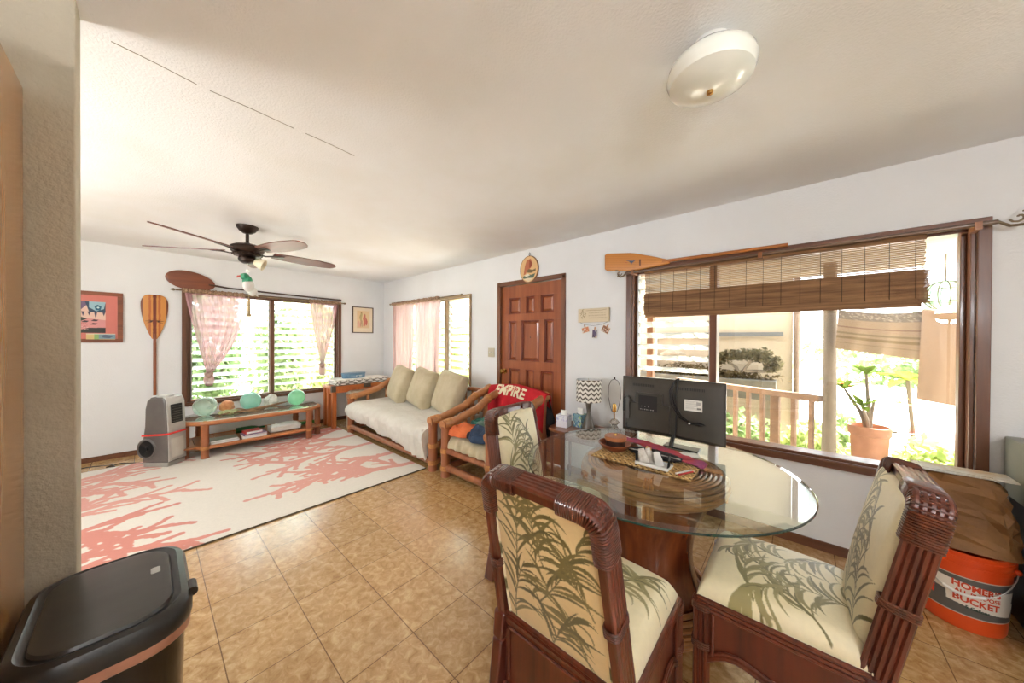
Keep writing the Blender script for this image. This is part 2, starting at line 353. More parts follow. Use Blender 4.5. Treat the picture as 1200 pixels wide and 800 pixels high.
# ------------------------------------------------------------------ windows
def window(name, plane, a0, a1, z0, z1, mull, fixed=(), casing=.045, pitch=.098, tilt=38, wood_h=M_trimwood, wood_v=M_trimz):
    """plane 'y' = in the right wall (outside +y), 'x' = in the back wall (outside -x)"""
    root = bpy.data.objects.new(name, None); COL.objects.link(root); root['kind'] = 'structure'
    if plane == 'y': T = lambda a, d, z: (a, d, z)
    else: T = lambda a, d, z: (-d, a, z)
    def bx(mb, a0, a1, d0, d1, z0, z1):
        p, q = T(a0, d0, z0), T(a1, d1, z1); return mb.box(min(p[0], q[0]), max(p[0], q[0]), min(p[1], q[1]), max(p[1], q[1]), z0, z1)
    f = MB(); bx(f, a0-casing, a1+casing, -.022, 0, z1, z1+casing); bx(f, a0-casing, a1+casing, -.03, 0, z0-casing, z0); bx(f, a0, a1, 0, .12, z1-.018, z1); bx(f, a0, a1, 0, .13, z0, z0+.022)
    obj('window_casing', f, wood_h, root, smooth=False, bevel=.003)
    f = MB(); bx(f, a0-casing, a0, -.022, 0, z0, z1); bx(f, a1, a1+casing, -.022, 0, z0, z1); bx(f, a0, a0+.018, 0, .12, z0+.022, z1-.018); bx(f, a1-.018, a1, 0, .12, z0+.022, z1-.018)
    bx(f, a0+.018, a0+.04, .05, .10, z0+.022, z1-.018); bx(f, a1-.04, a1-.018, .05, .10, z0+.022, z1-.018)
    obj('window_jamb', f, wood_v, root, smooth=False, bevel=.003)
    f = MB()
    for c in mull: bx(f, c-.024, c+.024, .0, .12, z0+.022, z1-.018)
    obj('mullion', f, wood_v, root, smooth=False, bevel=.003)
    edges = [a0+.04]+[q for c in mull for q in (c-.024, c+.024)]+[a1-.04]
    for i in range(0, len(edges), 2):
        s0, s1 = edges[i], edges[i+1]
        if i//2 in fixed:
            g = MB(); bx(g, s0, s1, .074, .078, z0+.022, z1-.018); obj('window_pane', g, M_pane, root, smooth=False); continue
        tr = MB(); bx(tr, s0, s0+.012, .04, .075, z0+.022, z1-.018); bx(tr, s1-.012, s1, .04, .075, z0+.022, z1-.018)
        n = int((z1-z0-.05)/pitch); ca, sa = math.cos(math.radians(tilt)), math.sin(math.radians(tilt)); first = None
        for k in range(n):
            zc = z1-.03-pitch*(k+.5)
            for e0, sg in ((s0+.012, 1), (s1-.012, -1)):   # clips holding each blade
                q = [Vector(T(e0+sg*u, .06+d*ca-t*sa, zc-d*sa-t*ca)) for t in (-.006, .006) for d in (-.03, .03) for u in (0, .008)]
                tr.add(q, [(0,2,3,1),(4,5,7,6),(0,1,5,4),(2,6,7,3),(0,4,6,2),(1,3,7,5)])
            if first is None:
                g = MB(); q = [T(s, d*ca-t*sa, -d*sa-t*ca) for t in (-.0028, .0028) for d in (-.052, .052) for s in (s0+.014, s1-.014)]
                g.add(q, [(0,2,3,1),(4,5,7,6),(0,1,5,4),(2,6,7,3),(0,4,6,2),(1,3,7,5)])
                first = obj('louvre', g, M_louvre, root, smooth=False); o = first
            else:
                o = first.copy(); COL.objects.link(o)
            o.parent = root; o.location = T(0, .06, 0)[:2]+(zc,)
        obj('louvre_track', tr, M_alu, root, smooth=False)
    return root
window('window_1', 'y', *W1[:2], W1[2], W1[3], [5.306], fixed=(1,), tilt=24)
window('window_2', 'x', *W2[:2], W2[2], W2[3], [-1.71], tilt=30)
window('window_3', 'y', *W3[:2], W3[2], W3[3], [1.885], tilt=42, casing=.03, wood_h=wood('pale_trim_wood', (178, 150, 112), (150, 122, 86), 'x'), wood_v=wood('pale_trim_wood_upright', (168, 138, 100), (140, 110, 76), 'z'))

# ------------------------------------------------------------------ door
dr = bpy.data.objects.new('door_1', None); COL.objects.link(dr); dr['kind'] = 'structure'
fr = MB().box(D1[0]-.018, D1[0]+.03, -.016, .1, 0, D1[2]); fr.box(D1[1]-.03, D1[1]+.018, -.016, .1, 0, D1[2])
obj('door_frame', fr, wood('door_frame_wood', (136, 84, 50), (106, 60, 34), 'z'), dr, smooth=False, bevel=.004)
obj('door_head', MB().box(D1[0]-.018, D1[1]+.018, -.016, .1, D1[2]-.03, D1[2]+.02), wood('door_head_wood', (128, 78, 46), (98, 56, 32), 'x'), dr, smooth=False, bevel=.004)
x0, x1 = D1[0]+.033, D1[1]-.033; ww = x1-x0
leaf = MB().box(x0, x1, .045, .062, .01, D1[2]-.034)
# panel grid: 3 columns x rows, wide centre in the middle row
rows = [(.10, .62, 'n'), (.74, 1.08, 'n'), (1.19, 1.61, 'w'), (1.69, 1.91, 'n')]
rows = [(.12, 1.02, 'n'), (1.12, 1.60, 'w'), (1.68, 1.88, 'n')]
cols = {'n': [(.13, .33), (.43, .57), (.67, .87)], 'w': [(.13, .27), (.35, .65), (.73, .87)]}
stile = MB(); mould = MB(); field = MB()
def bxs(mb, a, b, z0, z1, d0, d1): mb.box(x0+a*ww, x0+b*ww, d0, d1, z0, z1)
zs = [.01]+[q for r in rows for q in r[:2]]+[D1[2]-.034]
for i in range(0, len(zs), 2): bxs(stile, 0, 1, zs[i], zs[i+1], .022, .046)
for z0, z1, k in rows:
    ed = [0]+[q for c in cols[k] for q in c]+[1]
    for i in range(0, len(ed), 2): bxs(stile, ed[i], ed[i+1], z0, z1, .022, .046)
    for a, b in cols[k]:
        A, B = x0+a*ww, x0+b*ww; m_ = .016
        for q in ((A, A+m_, z0, z1), (B-m_, B, z0, z1)): mould.box(q[0], q[1], .03, .046, q[2], q[3])
        for q in ((A, B, z0, z0+m_), (A, B, z1-m_, z1)): mould.box(q[0], q[1], .03, .046, q[2], q[3])
        P = [(A+.022, z0+.022), (B-.022, z0+.022), (B-.022, z1-.022), (A+.022, z1-.022)]; Q = [(A+.04, z0+.04), (B-.04, z0+.04), (B-.04, z1-.04), (A+.04, z1-.04)]
        if B-A < .1: Q = [(A+.03, z0+.03), (B-.03, z0+.03), (B-.03, z1-.03), (A+.03, z1-.03)]
        field.add([(p[0], .045, p[1]) for p in P]+[(p[0], .030, p[1]) for p in Q], [(0,1,5,4),(1,2,6,5),(2,3,7,6),(3,0,4,7),(4,5,6,7)])
obj('door_leaf', leaf, M_doordark, dr, smooth=False); obj('door_stile', stile, M_doorwood, dr, smooth=False, bevel=.002)
obj('panel_moulding', mould, M_doordark, dr, smooth=False, bevel=.005); obj('door_panel', field, M_doorwood, dr, smooth=False)
kb = MB(); My = Matrix.Rotation(PI/2, 3, 'X')
kb.lathe([(.0005, -.001), (.032, 0), (.032, .006), (.012, .01), (.011, .035), (.028, .045), (.031, .06), (.022, .072), (.0005, .075)], 20, (x0+.055, .022, .98), My)
obj('door_knob', kb, M_brass, dr)
for zc in (1.80, 1.02, .25):
    obj('hinge', MB().tube([(x1+.004, .014, zc-.045), (x1+.004, .014, zc+.045)], .009, 8).box(x1-.012, x1+.0, .018, .0225, zc-.045, zc+.045), M_bronze, dr)
pe = MB().lathe([(.0005, 0), (.008, 0), (.006, .004), (.0005, .004)], 12, ((x0+x1)/2, .030, 1.40), My); obj('peephole', pe, M_bronze, dr)

# ------------------------------------------------------------------ outdoors
G = -.12
M_ground = mat('sunlit_concrete', (236, 228, 212), .9, (222, 212, 194), (2, 2, 2))
struct('ground', MB().box(-9, 16, -9, 22, G-.1, G), M_ground, smooth=False)
struct('exterior_wall', MB().box(3.1, 5.76, 3.0, 3.2, G, 2.9), mat('cream_render', (158, 141, 118), .9, (150, 133, 110), (2, 2, 2)), smooth=False)
struct('porch_roof', MB().box(3.2, 9.4, .12, 1.75, 2.07, 2.15), mat('porch_ceiling', (150, 138, 120), .9), smooth=False)
M_post = mat('weathered_wood', (126, 112, 96), .85, (104, 92, 78), (14, 14, 2))
solo('porch_post', 'grey weathered porch post standing at the end of the wooden railing', 'post', MB().tube([(6.02, 1.12, G), (6.025, 1.12, 1.0), (6.02, 1.12, 2.07)], [.052, .046, .045], 10), M_post)
solo('porch_post', 'brown porch post seen through the left louvres of the big window', 'post', MB().box(4.25, 4.33, 1.62, 1.70, G, 2.07), mat('brown_post', (112, 74, 44), .8), smooth=False, bevel=.005)
rl = thing('porch_railing', 'brown wooden porch railing with square balusters outside the big window', 'railing')
A, B = Vector((4.6, 1.82, 0)), Vector((5.97, 1.14, 0)); d = (B-A).normalized(); Rz = Matrix.Rotation(math.atan2(d.y, d.x), 3, 'Z')
M_rail = mat('rail_wood', (136, 104, 78), .8, (116, 88, 66), (10, 10, 10)); mid = (A+B)/2; hl = (B-A).length/2
obj('top_rail', MB().obox(mid+Vector((0, 0, .845)), (hl, .045, .028), Rz), M_rail, rl, smooth=False, bevel=.005)
obj('bottom_rail', MB().obox(mid+Vector((0, 0, .06)), (hl, .03, .025), Rz), M_rail, rl, smooth=False, bevel=.004)
nb = 11; proto = None
for i in range(nb):
    c = A+d*(2*hl*(i+.5)/nb)
    if proto is None: proto = obj('baluster', MB().obox((0, 0, .45), (.018, .018, .37), Rz), M_rail, rl, smooth=False, bevel=.003); o = proto
    else: o = proto.copy(); COL.objects.link(o); o.parent = rl
    o.location = (c.x, c.y, 0)
obj('newel', MB().box(5.60, 5.67, 1.25, 1.32, G, .82), M_rail, rl, smooth=False, bevel=.004)
solo('drain_pipe', 'thin brown downspout at the corner of the cream house wall', 'pipe', MB().tube([(5.80, 2.97, G), (5.80, 2.97, 2.9)], .035, 10), mat('pipe_brown', (104, 82, 64), .6))
br = thing('wall_rail', 'grey horizontal rail mounted across the cream house wall', 'rail')
obj('bar', MB().box(3.96, 5.66, 2.93, 2.96, 1.44, 1.50), mat('rail_grey', (84, 82, 78), .6), br, smooth=False)
obj('bracket', MB().box(3.94, 3.965, 2.93, 3.0, G, 1.50), mat('rail_white', (225, 222, 215), .6), br, smooth=False)
RN = np.random.RandomState(5)
def leaves_mb(c, r, n, size, seed=0, shell=.55, flat=0):
    R = np.random.RandomState(seed); q = R.normal(size=(n, 3)); q /= np.linalg.norm(q, axis=1)[:, None]
    rad = (shell+(1-shell)*R.uniform(size=(n, 1))**.6)*(1+.18*np.sin(q[:, :1]*5+seed)+.14*np.cos(q[:, 1:2]*6+seed*2))
    P = np.array(c)+q*rad*np.array(r)
    a = R.normal(size=(n, 3)); a /= np.linalg.norm(a, axis=1)[:, None]; b = np.cross(a, R.normal(size=(n, 3))); b /= np.linalg.norm(b, axis=1)[:, None]
    s = size*R.uniform(.6, 1.4, size=(n, 1)); a = a*s; b = b*s*.42
    V = np.stack([P-a, P+b, P+a, P-b], 1).reshape(-1, 3); F = np.arange(4*n).reshape(-1, 4)
    m = MB(); m.add(V.tolist(), F.tolist()); return m
def bush(label, c, r, n, size, mt, name='garden_shrub', cat='shrub', seed=1, group=None, trunk=.05):
    t = thing(name, label, cat, (c[0], c[1], G), 0, group)
    obj('foliage', leaves_mb((0, 0, c[2]-G), r, n, size, seed), mt, t, smooth=False)
    m = MB()
    for k in range(4):
        a = k*1.7+seed; m.tube([(0, 0, 0), (.1*math.cos(a), .1*math.sin(a), (c[2]-G)*.5), (r[0]*.6*math.cos(a), r[1]*.6*math.sin(a), (c[2]-G)*1.05)], [trunk, trunk*.7, trunk*.3], 6)
    obj('stem', m, M_post, t); return t
L1 = leafmat('leaf_green', (172, 186, 136), (120, 142, 92)); L2 = leafmat('leaf_lime', (190, 198, 136), (142, 160, 92)); L3 = leafmat('leaf_deep', (140, 160, 114), (98, 120, 80)); L4 = leafmat('leaf_brown', (112, 96, 68), (88, 74, 50))
for i, (x, y, z, rx, ry, rz, mt, lb) in enumerate([
    (-2.2, -3.0, 1.0, .6, .46, 1.2, L1, 'green shrub outside the leftmost louvres, behind the knotted pink curtain'),
    (-3.5, -2.0, 1.1, .6, .55, 1.3, L3, 'green shrub outside the left half of the louvred window above the coffee table'),
    (-2.2, -1.0, .9, .55, .5, 1.1, L1, 'green shrub outside near the middle post of the louvred window'),
    (-3.5, .1, 1.1, .6, .58, 1.25, L2, 'yellow-green shrub outside the right half of the louvred window'),
    (-2.2, 1.15, .85, .5, .48, 1.0, L1, 'green shrub outside the right edge of the louvred window')]):
    bush(lb, (x, y, z), (rx, ry, rz), 2600, .085, mt, seed=i+1)
for i, (x, y, z, r, mt, lb) in enumerate([
    (-.9, 2.7, 1.0, .72, L2, 'bright green tree outside the uncurtained pane of the window behind the sofa'),
    (-2.4, 3.0, 1.1, .72, L1, 'green tree outside behind the thin curtain over the sofa'),
    (-4.0, 2.7, 1.1, .72, L1, 'green tree outside the far left end of the window behind the sofa'),
    (.6, 3.6, 1.2, .68, L2, 'green tree outside just right of the sofa window pane')]):
    bush(lb, (x, y, z), (r, r*.8, r*1.4), 2400, .08, mt, name='garden_tree', cat='tree', seed=i+11)
bush('pale green hedge far across the driveway beyond the porch', (3.4, 13.0, 1.3), (2.6, 1.2, 1.8), 2600, .16, L2, name='distant_hedge', cat='hedge', seed=31)
bush('leafy green hedge far behind the potted plant', (9.5, 14.0, 1.0), (3.2, 1.2, 1.5), 2600, .16, L1, name='distant_hedge', cat='hedge', seed=32)
bush('low green fern growing at the foot of the porch post', (5.92, 1.65, .18), (.32, .26, .34), 700, .06, L2, name='fern', cat='plant', seed=33, trunk=.01)
bush('low leafy plant growing beside the railing balusters', (5.35, 2.1, .12), (.5, .25, .3), 800, .06, L1, name='fern', cat='plant', seed=34, trunk=.01)
bush('leafy plant growing to the right of the terracotta pot', (6.68, 1.35, .22), (.26, .28, .32), 700, .055, L2, name='fern', cat='plant', seed=35, trunk=.01)
bush('green plant with small leaves at the left side of the terracotta pot', (6.2, 2.35, .2), (.14, .16, .42), 420, .05, L1, name='fern', cat='plant', seed=36, trunk=.01)
# planter with stone lantern and clipped shrub against the cream wall
pl = thing('planter_box', 'long dark planter box standing in front of the cream house wall', 'planter', (0, 0, 0))
obj('trough', MB().box(3.7, 5.60, 2.52, 2.86, .58, .84), mat('planter_dark', (96, 90, 78), .9, (80, 74, 64), (6, 6, 6)), pl, smooth=False, bevel=.01)
for x in (3.8, 5.5):
    obj('leg', MB().box(x-.04, x+.04, 2.6, 2.78, G, .58), M_post, pl, smooth=False)
tag(obj('ground_cover', leaves_mb((4.66, 2.69, .87), (.93, .14, .13), 2200, .03, 40, .2), L4, smooth=False), 'brownish ground cover filling the planter box', 'plants')['kind'] = 'stuff'
ln = thing('stone_lantern', 'small stone lantern standing in the planter before the cream wall', 'lantern', (4.30, 2.69, .95))
M_stone = mat('lantern_stone', (140, 126, 106), .95, (120, 106, 88), (20, 20, 20))
obj('base', MB().lathe([(.11, -.05), (.10, .02), (.05, .04), (.05, .07)], 6), M_stone, ln, smooth=False)
obj('light_box', MB().lathe([(.10, .07), (.11, .09), (.075, .10), (.075, .19), (.09, .2)], 6), M_stone, ln, smooth=False)
obj('roof', MB().lathe([(.19, .19), (.19, .215), (.12, .25), (.05, .28), (.03, .31), (.0005, .33)], 6), M_stone, ln, smooth=False)
bz = thing('bonsai_shrub', 'spreading grey-green clipped shrub arching over the planter', 'shrub', (5.2, 2.69, .84))
m = MB()
for pts in ([(0, 0, 0), (-.05, 0, .15), (-.2, 0, .27), (-.38, .02, .24)], [(0, 0, 0), (.05, 0, .14), (.15, 0, .3), (.33, 0, .33)], [(.05, 0, .1), (.3, 0, .12), (.42, 0, .2)]): m.tube(pts, [.025, .02, .015, .008][:len(pts)], 6)
obj('trunk', m, M_post, bz)
f_ = MB()
for c, r, k in (((-.28, 0, .27), (.16, .1, .09), 380), ((-.05, 0, .33), (.2, .1, .08), 420), ((.2, 0, .33), (.18, .1, .1), 420), ((.36, 0, .22), (.1, .1, .12), 300)):
    q = leaves_mb(c, r, k, .03, k, .3); f_.add(q.v, q.f)
obj('foliage', f_, leafmat('leaf_grey', (108, 100, 74), (84, 76, 56)), bz, smooth=False)
# terracotta pot with plumeria
pt = thing('terracotta_pot', 'large terracotta pot with a plumeria standing outside the big window', 'flower pot', (6.29, 1.32, G))
obj('pot', MB().lathe([(.0005, 0), (.088, 0), (.122, .66), (.134, .67), (.136, .74), (.122, .745), (.115, .70), (.0005, .70)], 28), mat('terracotta', (160, 112, 86), .9, (144, 100, 76), (9, 9, 9)), pt)
pm = thing('plumeria_plant', 'plumeria with bare branches and leaf rosettes growing in the terracotta pot', 'plant', (6.29, 1.32, G+.70))
m = MB(); tips = []
for k, (dx, dy, dz) in enumerate([(-.16, .0, .36), (-.02, .02, .50), (.03, .02, .28), (.16, -.02, .02), (-.05, -.05, .22)]):
    m.tube([(0, 0, -.05), (dx*.35, dy*.4, dz*.45), (dx, dy, dz)], [.018, .014, .009], 6); tips.append((dx, dy, dz))
obj('branch', m, M_post, pm)
def rosette(tip, n, ln, wd, seed, down=.3):
    R = random.Random(seed); m = MB()
    for k in range(n):
        a = k*2.4; e = R.uniform(.1, 1.1); c = Vector(tip); dirv = Vector((math.cos(a)*math.cos(e), math.sin(a)*math.cos(e), math.sin(e))); sd = dirv.cross(Vector((0, 0, 1))).normalized()
        vs = []; S = 6
        for j in range(S+1):
            t = j/S; p = c+dirv*ln*t+Vector((0, 0, -down*ln*t*t)); w_ = wd*math.sin(PI*min(1, t*.95+.05)); vs += [p-sd*w_, p+Vector((0, 0, -w_*.15)), p+sd*w_]
        m.add(vs, [q for j in range(S) for q in ((3*j, 3*j+1, 3*j+4, 3*j+3), (3*j+1, 3*j+2, 3*j+5, 3*j+4))])
    return m
lv = MB()
for i, tp in enumerate(tips[:2]+tips[4:]): q = rosette(tp, 13, .17, .026, i); lv.add(q.v, q.f)
obj('leaf_rosette', lv, leafmat('leaf_plumeria', (118, 140, 56), (74, 100, 32)), pm)
fl = MB()
for i, c in enumerate([(-.18, 0, .40), (-.13, .02, .37), (.20, 0, .30), (.17, .03, .26), (.23, 0, .25)]):
    q = rosette(c, 6, .035, .014, i+50, .1); fl.add(q.v, q.f)
obj('blossom', fl, leafmat('petal_orange', (240, 190, 110), (225, 140, 90)), pm)
tp = thing('ti_plant', 'broad-leaved yellow-green plant standing right of the terracotta pot', 'plant', (6.62, 1.9, G))
obj('stem', MB().tube([(0, 0, 0), (.02, 0, .6), (-.02, 0, 1.15)], .015, 6), M_post, tp)
q = rosette((-.02, 0, 1.12), 9, .3, .06, 3, .5); obj('leaf', q, leafmat('leaf_ti', (134, 140, 56), (96, 110, 40)), tp)
q = rosette((.0, 0, .62), 5, .12, .03, 9, .2); obj('blossom', q, leafmat('petal_pink', (226, 130, 120), (200, 90, 90)), tp)
# clothesline, towels, glass float
solo('clothesline', 'thin cord strung from the porch post above the hanging towels', 'rope', MB().tube([(6.02, 1.07, 1.665), (6.4, 1.02, 1.62), (6.75, 1.0, 1.612), (7.6, .98, 1.66)], .003, 6), M_white)
def towel(name, label, x0, x1, zt, zb0, zb1, y, cv, group=None, skew=0, mt=M_paintfab, amp=.012):
    u, v = np.meshgrid(np.linspace(0, 1, 46), np.linspace(0, 1, 50), indexing='ij')
    zt = np.array(zt) if hasattr(zt, '__len__') else np.array([zt, zt])
    top = zt[0]+(zt[1]-zt[0])*u-.02*np.sin(PI*u); bot = zb0+(zb1-zb0)*u
    X = x0+(x1-x0)*u+skew*v; Z = top+(bot-top)*v; Y = y+amp*np.sin(u*17+v*1.5)*v+amp*.6*np.sin(u*7+2)
    m = MB(); C = cv.sample(u, 1-v)
    m.grid(np.stack([X, Y, Z], -1), C); m.grid(np.stack([X, Y+.006, Z], -1), C, flip=True)
    return solo(name, label, 'towel', m, mt, group)
cv = Canvas(200, 200, (150, 126, 100)); R = random.Random(3)
cv.rect(0, 0, 200, 42, (112, 98, 84))
for i in range(160): cv.disc(R.uniform(0, 200), R.uniform(2, 40), R.uniform(1, 2.5), lin((160, 144, 124)))
for y, h_, c in ((74, 3, (100, 62, 48)), (80, 3, (108, 70, 54)), (108, 8, (116, 98, 66)), (128, 14, (118, 96, 60)), (160, 6, (130, 110, 82))): cv.rect(0, y, 200, y+h_, c)
towel('striped_towel', 'striped beige towel hanging on the cord outside the big window', 6.07, 6.53, (1.645, 1.605), 1.31, 1.235, 1.02, cv, skew=-.02)
cv = Canvas(60, 60, (150, 122, 98)); towel('brown_towel', 'plain brown towel hanging on the cord at the right edge of the window', 6.52, 6.95, (1.62, 1.618), .93, .86, 1.0, cv, skew=-.02, amp=.006)
gf = thing('glass_float', 'pale glass fishing float in a rope net hanging outside the window top right', 'glass float', (6.68, 1.25, 1.74))
M_float = glassmat('float_glass', (200, 228, 208), 1.3, .35, (206, 232, 214)); M_rope = mat('rope', (120, 104, 80), .9)
obj('float', MB().ball((0, 0, 0), .115, 28, 18), M_float, gf)
m = MB()
for k in range(6):
    a = k*PI/6; m.tube([(.118*math.cos(t)*math.cos(a), .118*math.cos(t)*math.sin(a), .118*math.sin(t)) for t in np.linspace(0, 2*PI, 32)[:-1]], .0035, 5, closed=True)
for zz in (-.05, .05): r_ = math.sqrt(.118**2-zz**2); m.tube([(r_*math.cos(t), r_*math.sin(t), zz) for t in np.linspace(0, 2*PI, 30)[:-1]], .0035, 5, closed=True)
m.tube([(0, 0, .118), (0, 0, .331)], .005, 6)
obj('net', m, M_rope, gf)
# ------------------------------------------------------------------ rug
def rug():
    W_, D_ = 2.44, 3.3   # x extent, y extent ; canvas x <- world -y.. use canvas x = world y, canvas y = world x
    cv = Canvas(1150, 850, (226, 218, 205)); R = random.Random(11); sc = 1150/D_
    def branch(x, y, a, ln, w, dep, col):
        n = 10; pts = [(x, y)]; bend = R.uniform(-.05, .05); ph_ = R.uniform(0, 6); ws = [w]
        for i in range(n):
            x += math.cos(a)*ln/n; y += math.sin(a)*ln/n; a += bend+.13*math.sin(i*1.1+dep*2+ph_); pts.append((x, y)); ws.append(w*(1-.3*(i+1)/n)*(1+.16*math.sin(i*2.3+ph_)))
            if dep > 0 and i in (1, 3, 5, 7, 9): branch(x, y, a+(1 if (i//2) % 2 else -1)*R.uniform(.38, .7), ln*R.uniform(.42, .58), w*.76, dep-1, col)
        ws[-1] *= 1.25; cv.stroke(pts, ws, col, step=1)
    C1, C2 = (210, 132, 116), (218, 154, 138)
    # canvas origin: x=0 -> y=-4.28 ; x=1150 -> y=-.98 ; y=0 -> x=2.86 (front) ; y=850 -> x=.42
    def P(wx, wy): return ((wy+4.28)*sc, (2.86-wx)*sc)
    for (wx, wy, a, ln, w, c) in [(2.62, -4.1, .02, 330, 12, C1), (2.15, -4.1, .12, 300, 12, C1), (1.70, -4.05, .1, 300, 11, C2), (1.2, -3.9, .22, 260, 11, C2), (.75, -3.6, .2, 230, 10, C2),
                               (.45, -1.75, -.25, 210, 11, C1), (.62, -1.0, 3.45, 300, 11, C1), (1.10, -1.0, 3.3, 300, 11, C2), (1.62, -.98, 3.1, 320, 12, C2), (2.15, -.98, 3.2, 280, 12, C2), (2.62, -.98, 3.05, 240, 11, C2)]:
        x, y = P(wx, wy); branch(x, y, a, ln, w*1.35, 2, c)
    m = MB(); m.cur = lin((200, 190, 172)); m.box(.42, 2.86, -4.28, -.98, .001, .008)
    u, v = np.meshgrid(np.linspace(0, 1, 620), np.linspace(0, 1, 460), indexing='ij')
    P_ = np.stack([2.86-2.44*v, -4.28+3.3*u, np.full_like(u, .0085)], -1)
    m.grid(P_, cv.sample(u, 1-v), flip=True)
    e = MB().tube([(2.862, -4.28, .006), (2.862, -.98, .006)], .006, 6); 
    r = solo('area_rug', 'large cream rug with a coral-branch pattern lying on the tiled floor', 'rug', m, M_paintfab)
    obj('edge_binding', e, mat('rug_binding', (92, 78, 60), .9), r)
rug()

# ------------------------------------------------------------------ dining chairs
FAB = (232, 219, 182); LEAFC = [(118, 108, 58), (134, 124, 74), (104, 94, 50), (150, 138, 88)]
def dining_chair():
    t = thing('dining_chair', 'x', 'chair')
    wb, wt, z0, z1 = .225, .205, .40, .95; yb, yt = -.205, -.315
    lean = math.atan2(yb-yt, z1-z0)
    def B(s, h, d):   # back coordinates: s across, h 0..1 up, d outwards (towards the rear)
        return Vector((s, yb+(yt-yb)*h-d*math.cos(lean), z0+(z1-z0)*h-d*math.sin(lean)))
    # frame of bundled reeds
    f = MB()
    for i in range(5):
        d = -.029+i*.0145; path = []
        off = .0
        hw = lambda h: wb+(wt-wb)*h
        for h in (0, .25, .5, .75, .90): path.append(B(-hw(h), h, d))
        for k in range(1, 5):
            a = k/5*PI/2; path.append(B(-hw(1)+.045*(1-math.cos(a)), .92+.08*math.sin(a), d))
        path.append(B(-hw(1)+.055, 1.0, d)); path.append(B(0, 1.004, d)); path.append(B(hw(1)-.055, 1.0, d))
        for k in range(4, 0, -1):
            a = k/5*PI/2; path.append(B(hw(1)-.045*(1-math.cos(a)), .92+.08*math.sin(a), d))
        for h in (.90, .75, .5, .25, 0): path.append(B(hw(h), h, d))
        f.tube(path, .0084, 7)
    # inner plank behind the reeds
    hw = lambda h: wb+(wt-wb)*h
    for sg in (-1, 1):
        for a, b in ((0, .5), (.5, .94)):
            q = [B(sg*(hw(h)-w_), h, d) for h in (a, b) for d in (-.031, .031) for w_ in (.003, .026)]
            f.add(q, [(0,2,3,1),(4,5,7,6),(0,1,5,4),(2,6,7,3),(0,4,6,2),(1,3,7,5)])
    q = [B(s, h, d) for h in (.945, .997) for d in (-.031, .031) for s in (-wt+.03, wt-.03)]; f.add(q, [(0,2,3,1),(4,5,7,6),(0,1,5,4),(2,6,7,3),(0,4,6,2),(1,3,7,5)])
    q = [B(s, h, d) for h in (-.03, .03) for d in (-.02, .03) for s in (-wb+.02, wb-.02)]; f.add(q, [(0,2,3,1),(4,5,7,6),(0,1,5,4),(2,6,7,3),(0,4,6,2),(1,3,7,5)])
    obj('back_frame', f, M_rattan, t)
    bds = [MB()]
    def ring(c, ax1, ax2, a, b, r=.0035, n=14):   # rounded wrap
        bd = bds[-1]
        pts = []
        for k in range(n):
            th = 2*PI*(k+.5)/n; ct, st = math.cos(th), math.sin(th)
            pts.append(c+ax1*a*math.copysign(abs(ct)**.45, ct)+ax2*b*math.copysign(abs(st)**.45, st))
        bd.tube(pts, r, 5, closed=True)
    X = Vector((1, 0, 0)); Dv = (B(0, 0, 1)-B(0, 0, 0)).normalized(); Hv = (B(0, 1, 0)-B(0, 0, 0)).normalized()
    for sg in (-1, 1):
        bds.append(MB()); cp = [B(sg*(hw(h)-.012), h, 0) for h in (.76, .80, .84, .88)]
        for k in range(1, 8):
            a = k/8*PI/2; cp.append(B(sg*(hw(1)-.05*(1-math.cos(a))-.012), .91+.063*math.sin(a), 0))
        cp += [B(sg*(hw(1)-x_), .974, 0) for x_ in (.07, .09, .11, .13)]
        ds = [0]
        for p_, q_ in zip(cp[:-1], cp[1:]): ds.append(ds[-1]+(q_-p_).length)
        nr = int(ds[-1]/.0072)
        for k in range(nr):
            if nr*.36 < k < nr*.42: pass
            s_ = ds[-1]*(k+.5)/nr; i_ = max(j for j in range(len(ds)-1) if ds[j] <= s_); c_ = cp[i_].lerp(cp[i_+1], (s_-ds[i_])/(ds[i_+1]-ds[i_])); tg = (cp[min(i_+2, len(cp)-1)]-cp[max(i_-1, 0)]).normalized()
            ring(c_, tg.cross(Dv).normalized(), Dv, .023, .040, .0038)
        bds.append(MB())
        for k in range(4): ring(B(sg*(hw(.40)-.012), .40+k*.012, 0), X, Dv, .021, .040)
    # legs
    for sg in (-1, 1):
        g = MB(); g.obox((0, 0, 0), (1, 1, 1)); g = MB()
        pr = [(-.285, 0, .014), (-.25, .16, .018), (-.225, .33, .022), (-.215, .42, .024)]
        for i in range(3):
            (ya, za, wa), (yb_, zb_, wb_) = pr[i], pr[i+1]
            q = [(sg*(.222)+sx*w_, y_+sy*.033, z_) for (y_, z_, w_) in ((ya, za, wa), (yb_, zb_, wb_)) for sy in (-1, 1) for sx in (-1, 1)]
            g.add(q, [(0,2,3,1),(4,5,7,6),(0,1,5,4),(2,6,7,3),(0,4,6,2),(1,3,7,5)])
        obj('leg', g, M_ratwood, t, bevel=.008)
        g = MB()
        for i in range(3):
            for j in range(3):
                if i == 1 and j == 1: continue
                cx, cy = sg*.222+(i-1)*.016, .225+(j-1)*.016; g.tube([(cx, cy, 0), (cx, cy, .2), (cx, cy, .41)], .0092, 7)
        obj('leg', g, M_rattan, t)
        for zc in (.245, .385):
            bds.append(MB())
            for k in range(4): ring(Vector((sg*.222, .225, zc+k*.0068)), Vector((1, 0, 0)), Vector((0, 1, 0)), .028, .028)
    for bd in bds:
        if bd.v: obj('binding', bd, M_darkbind, t)
    # seat rail of stacked reeds, aprons
    r = MB()
